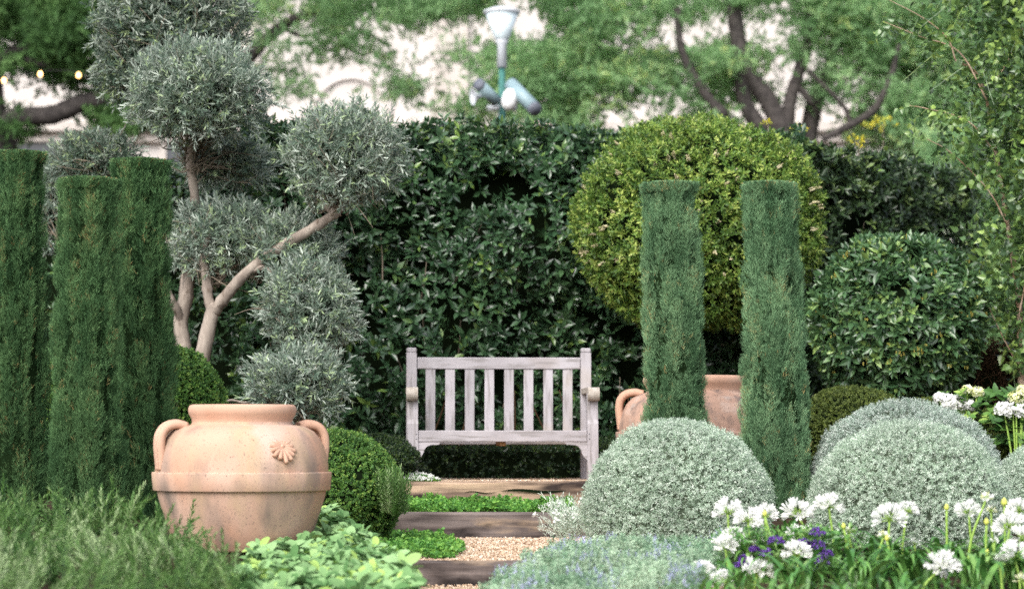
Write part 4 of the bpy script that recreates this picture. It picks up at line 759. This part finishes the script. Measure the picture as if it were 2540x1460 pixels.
AG = [(1804, 1262, 9.9, 66, 'full', 'white agapanthus flower farthest left in the upper row', 4, (-.1, 0)), (1857, 1284, 9.8, 62, 'full', 'white agapanthus flower touching a neighbour that has a yellow bud before it', 6, (.1, -.3)), (1900, 1272, 9.9, 60, 'full', 'white agapanthus flower at the foot of the cypress, yellow bud before it', 0, (.2, 0)),
 (1978, 1266, 9.9, 70, 'full', 'white agapanthus flower against the cypress foot', 50, (-.1, 0)), (2056, 1247, 9.8, 64, 'full', 'tall white agapanthus flower at the left edge of the largest mound', 12, (0, 0)), (1826, 1328, 9.5, 60, 'full', 'white agapanthus flower leaning right below the leftmost upper one', 5, (.3, -.2)),
 (1797, 1350, 9.4, 62, 'full', 'white agapanthus flower near the catmint, middle height', 8, (-.2, -.2)), (1886, 1345, 9.5, 44, 'half', 'half open cream agapanthus left of the purple blooms', -8, (0, 0)), (1981, 1326, 9.6, 68, 'full', 'white agapanthus flower directly above another, among purple blooms', 25, (-.1, -.1)),
 (1979, 1366, 9.3, 66, 'full', 'white agapanthus flower just under another, low among purple blooms', 0, (.1, -.2)), (1741, 1414, 9.0, 62, 'full', 'white agapanthus flower lying over the catmint, lowest at left', 22, (-.4, -.3)), (1793, 1436, 8.9, 60, 'full', 'white agapanthus flower cut by the bottom edge', 15, (-.1, -.3)),
 (1880, 1412, 9.0, 70, 'full', 'wide open white agapanthus flower, green throat showing, low left', -14, (.1, -.5)), (2205, 1278, 9.7, 76, 'full', 'biggest white agapanthus flower before the largest silver mound', -8, (-.1, -.2)), (2252, 1262, 9.9, 50, 'full', 'smaller white agapanthus flower peeping behind the biggest one', -20, (.3, 0)),
 (2403, 1262, 9.8, 58, 'full', 'flat topped white agapanthus flower between two yellow buds', 2, (0, 0)), (2447, 1230, 9.6, 36, 'half', 'half open cream agapanthus, highest at the right', -55, (.1, 0)), (2503, 1298, 9.4, 74, 'full', 'large white agapanthus flower near the right edge, second from top', -18, (-.1, -.3)),
 (2530, 1258, 9.6, 60, 'full', 'white agapanthus flower topmost at the right edge', -5, (.1, 0)), (2538, 1330, 9.3, 64, 'full', 'white agapanthus flower half cut by the right edge', 0, (.2, -.2)), (2514, 1372, 9.1, 78, 'full', 'large white agapanthus flower low at the right edge', 10, (-.3, -.3)),
 (2338, 1398, 8.9, 76, 'full', 'lone drooping white agapanthus flower low before the leaves', -60, (.1, -.9)), (2537, 1432, 8.8, 46, 'half', 'half open cream agapanthus in the bottom right corner', 5, (0, 0)), (2466, 1340, 9.3, 24, 'small', 'tiny white agapanthus bloom among leaves near the right edge', -5, (.1, 0)),
 (2106, 1316, 9.6, 32, 'half', 'half open cream agapanthus alone between the purple blooms and biggest flower', 8, (.2, 0)), (2190, 1325, 9.5, 34, 'half', 'half open cream agapanthus leaning under the biggest flower', -25, (-.2, 0)), (2458, 1262, 9.7, 30, 'half', 'half open cream agapanthus close under the highest one', 0, (0, 0)),
 (2268, 1345, 9.8, 30, 'small', 'small faded white agapanthus bloom deep in the leaves', 5, (0, 0)), (1897, 1277, 9.6, 13, 'bud', 'yellow agapanthus bud in front of a white flower at the cypress foot', 25, (0, 0)), (2348, 1262, 9.8, 14, 'bud', 'yellow agapanthus bud left of the flat topped flower', -4, (0, 0)), (2491, 1251, 9.7, 18, 'bud', 'yellow agapanthus bud right of the highest half open flower', -3, (0, 0)),
 (2447, 1298, 9.5, 15, 'bud', 'yellow agapanthus bud straight below the highest half open flower', -8, (0, 0)), (2200, 1338, 9.4, 13, 'bud', 'yellow agapanthus bud under the biggest flower', 12, (0, 0)), (2449, 1370, 9.2, 10, 'bud', 'small yellow agapanthus bud low between leaves', 2, (0, 0)), (2481, 1404, 9.0, 10, 'bud', 'small yellow agapanthus bud lowest near the right edge', -2, (0, 0)), (2093, 1308, 9.5, 13, 'bud', 'yellow agapanthus bud beside the solitary half open cream one', 12, (-.1, 0))]
for i, a in enumerate(AG): agap(*a, seed=i)
# purple blooms
HEL = [shoot(diamond(.5, .5, .15), 14, r0, .5, .5, (95, 20), shrink=.1) for _ in range(2)]; PL = [shoot(LENS, 6, r0, .8, 1, (80, 40)) for _ in range(2)]
for i, (px, Y, heads, lab) in enumerate(((1870, 9.5, [(1926, 1343, 34), (1838, 1400, 30), (1900, 1372, 26), (1872, 1362, 18), (1845, 1385, 18)], 'purple flowered plant on the left, mostly behind white blooms'), (2025, 9.55, [(2027, 1322, 32), (2026, 1354, 36), (2034, 1392, 38), (2012, 1408, 26), (1992, 1346, 22), (2050, 1375, 24)], 'purple flowered plant on the right with the denser heads'))):
    t = empty('heliotrope', (M(px - CX, Y), Y, float(bedz(0, Y))), lab, 'flowers', 'purple flowered plants'); rng = np.random.default_rng(300 + i); n = 220
    pos = np.array(t.location) + np.stack([rng.normal(0, .07, n), rng.normal(0, .05, n), rng.uniform(.02, .19, n)], -1); mb = MB()
    scatter_set(mb, PL, pos, np.array([0, -.2, 1.]) + rng.normal(0, .5, pos.shape), rng.uniform(.025, .045, n), rng); mb.build('foliage', AGLEAF, t)
    for (hx, hy, hr) in heads:
        c = P(hx, hy, Y - .1); r = M(hr / 2, Y); n = 46; D = sphere_dirs(n, rng, -.3); mb = MB(); scatter_set(mb, HEL, c + D * [r, r, r * .7], D, .011, rng); mb.build('flower_head', PURPLE, t)

# ---------------------------------------------------------------- hydrangeas, dead twigs
for i, (px, Y, heads, lab) in enumerate(((2385, 13.6, [(2350, 998, 34, WHITE), (2372, 1000, 30, WHITE), (2404, 1004, 20, WHITE), (2425, 972, 20, CREAM), (2400, 966, 16, CREAM), (2330, 985, 16, WHITE)], 'white hydrangea with lime buds behind the rear silver mound'), (2520, 13.3, [(2490, 1016, 28, WHITE), (2512, 1018, 32, WHITE), (2538, 1020, 28, WHITE), (2520, 985, 24, CREAM), (2538, 968, 20, CREAM)], 'white hydrangea with cream heads at the right edge'))):
    t = empty('hydrangea', (M(px - CX, Y), Y, .3), lab, 'flowers', 'white hydrangeas'); rng = np.random.default_rng(320 + i); mb = MB(); n = 60
    pos = np.stack([M(px - CX, Y) + rng.normal(0, .1, n), Y + .08 + rng.normal(0, .06, n), hz(1060, Y) + rng.uniform(-.1, .2, n)], -1)
    scatter_set(mb, [shoot(OVATE, 5, r0, .3, 1, (85, 50))], pos, np.array([0, -.4, 1.]) + rng.normal(0, .4, pos.shape), .07, rng); mb.build('foliage', BOX, t)
    for (hx, hy, hr, mm) in heads:
        c = P(hx, hy, Y); r = M(hr * .85, Y); n = 70; D = sphere_dirs(n, rng, -.7); mb = MB(); f4 = shoot(diamond(.5, .5), 4, r0, .1, 1, (80, 75), gold=PI / 2, shrink=0)
        scatter_set(mb, [f4], c + D * [r, r, r * .8] * rng.uniform(.8, 1, (n, 1)), D + rng.normal(0, .2, D.shape), .016, rng)
        mb.tube([c, (c + np.array([M(px - CX, Y), Y, .4])) / 2, (M(px - CX, Y), Y, .35)], [.005, .006, .007], 5, 1); mb.build('flower_head', [mm, AGSTEM], t)
rng = np.random.default_rng(330); mb = MB(); c = P(2480, 1010, 17.0)
for _ in range(520):
    a = rng.uniform(0, 2 * PI); e = c + np.array([math.cos(a) * rng.uniform(.05, .42), math.sin(a) * .3, rng.uniform(.1, .5)]); b = c + rng.normal(0, .15, 3) * [1, 1, .2]
    mb.tube([b, (b + e) / 2 + rng.normal(0, .05, 3) + [0, 0, .08], e, e + rng.normal(0, .06, 3) - [0, 0, .05]], [.005, .004, .003, .002], 4, sub=2)
mb.blob(c + [0, 0, .12], (.34, .25, .26), lambda D: 1 + .1 * noise(D, 1, 3), 20, -1, 1); tag(mb.build('dead_bush', [TWD, CORE]), 'tangled brown bush of bare twigs right of the glossy ball', 'bush')

# ---------------------------------------------------------------- birch at the right edge
t = empty('birch_tree', P(2540, 1130, 16.2), 'slender birch hanging fine leafy twigs down the right edge', 'tree')
limb(t, 'trunk', [(2545, 1150, 16.2), (2538, 1000, 16.2), (2530, 880, 16.2), (2528, 760, 16.25), (2500, 560, 16.3), (2470, 380, 16.3), (2448, 250, 16.3), (2420, 180, 16.3), (2370, 150, 16.3)], [.03, .027, .024, .02, .017, .014, .012, .01, .007], BBARK, 8)
for j, pts in enumerate(([(2370, 150), (2350, 95), (2290, 45), (2195, -5)], [(2440, 230), (2490, 170), (2540, 60), (2560, -60)], [(2524, 905), (2480, 820), (2440, 735)], [(2500, 560), (2450, 470), (2360, 380), (2300, 345)], [(2470, 380), (2400, 300), (2300, 270), (2255, 262)], [(2448, 250), (2380, 130), (2280, 90), (2195, 55)], [(2528, 780), (2560, 600), (2570, 400)])):
    limb(t, 'branch', [(x, y, 16.3 - .05 * j) for x, y in pts], np.linspace(.006, .002, len(pts)), BBARK, 6, seed=j)
rng = np.random.default_rng(340); mb = MB(); LB = leaf(((0, 0), (.22, 1), (.5, .8), (1, 0)), .33, .2, .2)
def btwig(rng, n=7):
    it = []; z = np.array([0, 0, 1.])
    for i in range(n):
        t_ = .1 + .9 * i / n; ph = i * PI + rng.normal(0, .6); e = np.array([math.cos(ph), math.sin(ph), 0]); d = nrm(e * .7 + z * .5 + rng.normal(0, .3, 3)); nn = nrm(np.cross(np.cross(d, z + rng.normal(0, .5, 3)), d)); it.append((LB, z * t_ + e * .03, np.cross(d, nn), d, nn, rng.uniform(.2, .3)))
    st = (np.array([(-.008, 0, 0), (.008, 0, 0), (.004, 1, 0), (-.004, 1, 0)], float), [(0, 1, 2, 3)], np.zeros(1, int)); it.append((st, np.zeros(3), np.array([1., 0, 0]), z, np.array([0, 1., 0]), 1.0)); return put(it)
BT = [btwig(r0, n) for n in (6, 7, 8)]; n = 1800; px = 2640 - np.abs(rng.normal(0, 1, n)) * 150; py = rng.uniform(-200, 900, n)
lim = np.interp(py, [-200, 0, 60, 150, 250, 330, 400, 500, 640, 760, 900], [2200, 2200, 2190, 2330, 2255, 2200, 2380, 2420, 2425, 2460, 2500]); k = px > lim + rng.uniform(0, 60, n); px, py = px[k], py[k]
ex = [(2200, 20), (2230, 40), (2255, 70), (2290, 110), (2310, 140), (2330, 70), (2355, 100), (2270, 262), (2300, 270), (2340, 290), (2200, 340), (2240, 365), (2370, 200), (2350, 240), (2290, 330), (2330, 350), (2400, 380), (2390, 90), (2420, 40), (2440, 110)]
px = np.concatenate([px, [e[0] for e in ex]]); py = np.concatenate([py, [e[1] for e in ex]]); n = len(px)
pos = np.array([P(a, b, y) for a, b, y in zip(px, py, rng.uniform(15.9, 16.8, n))]); ax = np.stack([rng.normal(-.25, .5, n), rng.normal(-.1, .5, n), rng.normal(-.6, .5, n)], -1)
scatter_set(mb, BT, pos, ax, rng.uniform(.18, .28, n), rng, 0); mb.build('crown', BIRCH, t)

# ---------------------------------------------------------------- park beyond the hedge
LEAFC = [shoot(diamond(.24), n, r0, 1.8, .55, (80, 30), shrink=.2) for n in (16, 18, 20)]
def park_tree(label, trunk, limbs, boxes, gaps, Yr, seed, m, scale=.2, per=15):
    rng = np.random.default_rng(seed); K = 1.9; x0, y0, yy = trunk[0][:3]; yy *= K; base = P(x0, y0, yy); base[2] = .35
    t = empty('park_tree', base, label, 'tree', 'trees beyond the hedge')
    mb = MB(); pts = [base] + [P(p[0], p[1], p[2] * K) for p in trunk]; mb.tube(pts, [trunk[0][3] * 1.2 * K] + [p[3] * K for p in trunk], 10, 0, True, 5, .03, seed); mb.build('trunk', DBARK, t)
    for j, l in enumerate(limbs): 
        mb = MB(); mb.tube([P(p[0], p[1], p[2] * K) for p in l], [p[3] * K for p in l], 8, 0, True, 5, .03, seed + j); mb.build('branch', DBARK, t)
    mb = MB(); PX, R = [], []
    for (xa, ya, xb, yb, n) in boxes:
        q = np.stack([rng.uniform(xa, xb, n), rng.uniform(ya, yb, n)], -1)
        for gx_, gy_, gr in gaps: q = q[np.hypot(q[:, 0] - gx_, (q[:, 1] - gy_) * 1.15) > gr + 18]
        PX.append(q)
    q = np.concatenate(PX); Yc = K * rng.uniform(*Yr, len(q)); tone = rng.uniform(0, 1, len(q)); C = np.array([P(a, b, y) for (a, b), y in zip(q, Yc)])
    per = int(per * 1.8); scale = scale * .68; pos = np.repeat(C, per, 0) + rng.normal(0, 1, (len(C) * per, 3)) * [.2 * K, .2 * K, .085 * K]; tn = np.clip(np.repeat(tone, per) * .7 + rng.uniform(0, .3, len(pos)), 0, 1)
    scatter_set(mb, LEAFC, pos, rng.normal(0, .8, pos.shape) + [0, 0, .1], scale * K * rng.uniform(.6, 1.1, len(pos)), rng, 0, tn, .12)
    mb.build('crown', m, t)
park_tree('broad green park tree with many dark forking limbs behind the right hedge', [(1955, 420, 36, .2), (1950, 340, 36, .18)],
 [[(1950, 345, 36, .17), (1905, 250, 36, .15), (1850, 170, 36, .13), (1825, 60, 36, .12), (1820, -80, 36, .1)], [(1950, 345, 36, .13), (1960, 250, 36, .1), (1990, 150, 36, .08), (2010, 30, 36, .05)], [(2000, 370, 36.4, .14), (2020, 260, 36.4, .13), (2060, 160, 36.4, .09), (2080, 40, 36.4, .06)],
  [(1900, 330, 36, .13), (1850, 260, 36, .12), (1830, 140, 36, .1)], [(1800, 290, 35.6, .09), (1740, 220, 35.6, .08), (1690, 120, 35.6, .06), (1680, 20, 35.6, .05)], [(2040, 345, 35.5, .05), (2110, 310, 35.5, .06), (2170, 270, 35.5, .06), (2210, 190, 35.5, .05), (2230, 110, 35.5, .03)], [(2020, 260, 36, .06), (1975, 200, 36, .05), (1990, 120, 36, .04)], [(2110, 310, 35.6, .05), (2090, 260, 35.6, .035), (2000, 170, 35.6, .03)]],
 [(1120, -260, 2750, -20, 230), (1340, -20, 2560, 150, 360), (1300, 120, 1640, 320, 135), (1100, 120, 1340, 290, 55), (1600, 140, 2200, 260, 75), (2200, 120, 2600, 400, 190), (1660, 250, 1860, 330, 16), (2130, 250, 2260, 340, 16)],
 [(1840, 60, 40), (1770, 40, 26), (1960, 40, 30), (1930, 110, 40), (1700, 110, 38), (1640, 70, 24), (1770, 95, 28), (1890, 200, 30), (1958, 200, 36), (1985, 250, 34), (2050, 300, 44), (2100, 270, 22), (1930, 300, 26), (1500, 305, 38), (1560, 290, 26), (1830, 280, 22), (1190, 70, 60), (1150, 190, 30), (1310, 90, 30), (1560, 110, 30), (1600, 240, 22), (2175, 250, 18)], (35.3, 38.5), 401, TREE, .2, 13)
park_tree('leafy tree with pale gaps at the top centre, left of the lamp post', [(560, 420, 38, .18), (570, 150, 38, .15)], [[(570, 200, 38, .12), (680, 80, 38, .09), (800, 10, 38, .06), (900, -60, 38, .04)], [(700, 70, 38, .04), (760, 90, 38, .03), (840, 60, 38, .02)], [(760, 30, 38, .04), (860, 60, 38, .03), (960, 110, 38, .02)]],
 [(500, -260, 1120, -20, 100), (590, -20, 1060, 60, 95), (770, 60, 980, 165, 40), (640, 60, 720, 180, 16), (980, 205, 1015, 235, 7), (715, 215, 730, 240, 4), (1060, -20, 1200, 30, 28)], [(690, 55, 32), (740, 10, 26), (715, 110, 26), (930, 55, 26), (890, 150, 22), (1010, 110, 46), (800, 150, 20), (790, 75, 22)], (36, 39.5), 402, TREE, .19, 13)
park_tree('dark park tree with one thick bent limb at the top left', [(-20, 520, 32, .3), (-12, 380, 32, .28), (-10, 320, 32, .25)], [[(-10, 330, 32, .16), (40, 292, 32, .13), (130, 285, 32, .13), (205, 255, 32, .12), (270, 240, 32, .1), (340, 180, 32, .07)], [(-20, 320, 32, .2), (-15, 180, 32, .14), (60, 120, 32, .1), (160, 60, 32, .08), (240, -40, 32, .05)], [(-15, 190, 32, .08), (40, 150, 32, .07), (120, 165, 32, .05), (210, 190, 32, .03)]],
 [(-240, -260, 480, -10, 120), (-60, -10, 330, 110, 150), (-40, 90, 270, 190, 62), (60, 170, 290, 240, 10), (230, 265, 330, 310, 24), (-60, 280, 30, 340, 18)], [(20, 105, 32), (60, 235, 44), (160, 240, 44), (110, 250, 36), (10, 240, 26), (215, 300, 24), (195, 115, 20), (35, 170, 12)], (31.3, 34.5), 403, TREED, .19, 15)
park_tree('dense green tree low behind the birch at the right edge', [(2700, 900, 31, .15), (2690, 500, 31, .12), (2680, 200, 31, .08)], [[(2690, 600, 31, .06), (2560, 480, 31, .04), (2440, 430, 31, .02)]], [(2330, 330, 2760, 560, 230), (2400, 560, 2760, 1040, 260)], [], (30, 33), 404, TREE, .2, 14)
# yellow sprigs above the hedge
for (px, py, Y, r, m_, lab) in ((1905, 305, 17.6, 18, YELLOWL, 'bright yellow sprig above the yellow green ball'), (1985, 325, 18.6, 24, YELLOWL, 'lime sprig poking above the right hedge beside the ball'), (2130, 352, 19.4, 30, YELLOWL, 'lime yellow sprig poking above the middle of the right hedge'), (2190, 305, 30, 34, YELLOWL, 'blurred golden sprig beyond the right hedge')):
    rng = np.random.default_rng(int(px)); n = 16; c = P(px, py, Y); rr = M(r, Y); mb = MB(); pos = c + rng.normal(0, .5, (n, 3)) * rr * [1, .6, .5]
    scatter_set(mb, LIMET, pos, np.array([0, 0, 1.]) + rng.normal(0, .6, pos.shape), rr * .35, rng, 0); mb.tube([c - [0, 0, .7], c - [0, 0, .3], c], [.006, .005, .003], 5, 1)
    tag(mb.build('yellow_sprig', [m_, TWB], None), lab, 'plant', 'yellow sprigs beyond the hedge')
# weathered post end over the hedge
mb = MB(); c = P(1340, 312, 18.9); mb.box((c[0], c[1], c[2] - 1.0), (M(48, 18.9), .12, 2.03), bev=.012, R=Matrix.Rotation(.03, 3, 'Y')); mb.box((c[0], c[1], c[2] + .02), (M(40, 18.9), .1, .03), bev=.01, R=Matrix.Rotation(.05, 3, 'Y'))
tag(mb.build('timber_post', BRICK), 'grey post end barely showing above the laurel hedge', 'post')

# lamp post
LY = 44.0; Q = LY / 30; c = P(1245, 100, LY); t = empty('lamp_post', (c[0], LY, .35), 'green lamp post with white bucket lantern and floodlights behind the hedge', 'lamp post')
def lp(name, m, fn): mb = MB(); fn(mb); return mb.build(name, m, t)
hzl = lambda py: hz(py, LY)
def ring(prof): return [(x * Q, z) for x, z in prof]
def ringz(prof): return [(x * Q, z * Q) for x, z in prof]
def cyl(b, p, q, r, mm=0): b.tube([P(p[0], p[1], LY - p[2] * Q), P(q[0], q[1], LY - q[2] * Q)], [r * Q, r * Q], 14, mm, sub=1)
lp('pole', TEAL, lambda b: b.tube([(c[0], LY, .35), (c[0], LY, 2), (c[0], LY, hzl(160))], [.06 * Q, .05 * Q, .04 * Q], 12, sub=1))
lp('neck', LGREY, lambda b: b.lathe(ring([(.0, hzl(168)), (.065, hzl(168)), (.055, hzl(112)), (.075, hzl(106)), (.075, hzl(97)), (0, hzl(95))]), (c[0], LY, 0), 20))
lp('lantern', OPAL, lambda b: b.lathe(ring([(.085, hzl(98)), (.1, hzl(93)), (.21, hzl(34)), (0, hzl(34))]), (c[0], LY, 0), 28))
lp('lantern_cap', LGREY, lambda b: b.lathe(ring([(.2, hzl(36)), (.23, hzl(33)), (.23, hzl(28)), (.12, hzl(20)), (0, hzl(18))]), (c[0], LY, 0), 28))
lp('floodlight', [LTEAL, DGREY], lambda b: (cyl(b, (1266, 208, .2), (1324, 268, .5), .085), cyl(b, (1324, 268, .5), (1329, 273, .54), .087, 1), cyl(b, (1247, 240, 0), (1285, 228, .25), .02)))
lp('floodlight', [LTEAL, DGREY], lambda b: (cyl(b, (1232, 252, .15), (1190, 212, .35), .075), cyl(b, (1190, 212, .35), (1186, 208, .38), .077, 1), cyl(b, (1247, 255, 0), (1222, 243, .2), .02)))
lp('horn_speaker', LGREY, lambda b: b.lathe(ringz([(.02, .12), (.04, .06), (.11, 0), (.1, .004), (.03, .06), (0, .06)]), P(1172, 240, LY - .2), 20, axis=(.8, .3, .1)))
lp('dome_camera', WPAINT, lambda b: b.lathe(ringz([(0, .11), (.06, .1), (.095, .05), (.1, 0), (.1, -.06), (.08, -.12), (.04, -.15), (0, -.16)]), P(1266, 243, LY - .3 * Q), 20, axis=(.25, 0, 1)))
lp('bracket', LGREY, lambda b: (cyl(b, (1208, 268, 0), (1282, 268, 0), .035), cyl(b, (1266, 262, .3), (1266, 268, 0), .02)))
# string of warm bulbs
t = empty('string_lights', P(100, 175, 46), 'string of small glowing warm bulbs hanging in the dark left tree', 'lights'); mb = MB()
mb.tube([P(-150, 190, 46), P(10, 192, 46), P(100, 177, 46), P(195, 180, 46), P(300, 230, 46), P(480, 262, 46), P(560, 240, 46)], .006, 5); mb.build('cable', WIRE, t)
for (px, py) in ((10, 200), (100, 184), (195, 187), (512, 274)):
    mb = MB(); cc = P(px, py, 46); mb.lathe([(0, -.05), (.036, -.04), (.043, 0), (.03, .04), (0, .06)], cc, 12); mb.build('bulb', BULB, t)

# the pale building
BYY = 104.0; Q = 1.58; t = empty('pale_building', (0, BYY, .35), 'pale cream rendered building filling the view behind the park trees', 'building')
def bb(name, m, fn): mb = MB(); fn(mb); return mb.build(name, m, t)
fz = lambda py: hz(py, BYY); fx = lambda px: M(px - CX, BYY)
bb('wall', FACADE, lambda b: b.box((0, BYY + 5, 15.2), (110, 10, 30), bev=.02))
bb('cornice', FACADE2, lambda b: (b.box((0, BYY - .4, fz(318)), (110, .8, .5), bev=.06), b.box((0, BYY - .2, fz(318) - .45), (110, .4, .4), bev=.04)))
bb('plinth', FACADE2, lambda b: b.box((0, BYY - .15, 1.6), (110, .3, 2.6), bev=.03))
for k in range(-5, 6):
    cx = fx(85) + (k + 3) * 6.5
    fr = bb('window', FACADE2, lambda b: (b.box((cx - 1.0, BYY - .1, fz(395)), (.25, .2, 3.0)), b.box((cx + 1.0, BYY - .1, fz(395)), (.25, .2, 3.0)), b.box((cx, BYY - .12, fz(395) + 1.63), (2.4, .24, .25))))
    mb = MB(); mb.box((cx, BYY - .03, fz(395)), (1.74, .1, 2.98)); mb.build('pane', GLASSD, fr, origin=np.array(t.location))
bb('arch', FACADE, lambda b: (b.tube([(fx(870) + 1.7 * math.cos(a), BYY - .02, fz(290) + 1.7 * math.sin(a)) for a in np.linspace(0, PI, 13)], .14, 8, sub=1)))
bb('pilaster', FACADE2, lambda b: b.box((fx(600), BYY - .15, 14), (1.4, .3, 22)))
bb('pilaster', FACADE2, lambda b: b.box((fx(1120), BYY - .15, 14), (1.4, .3, 22)))
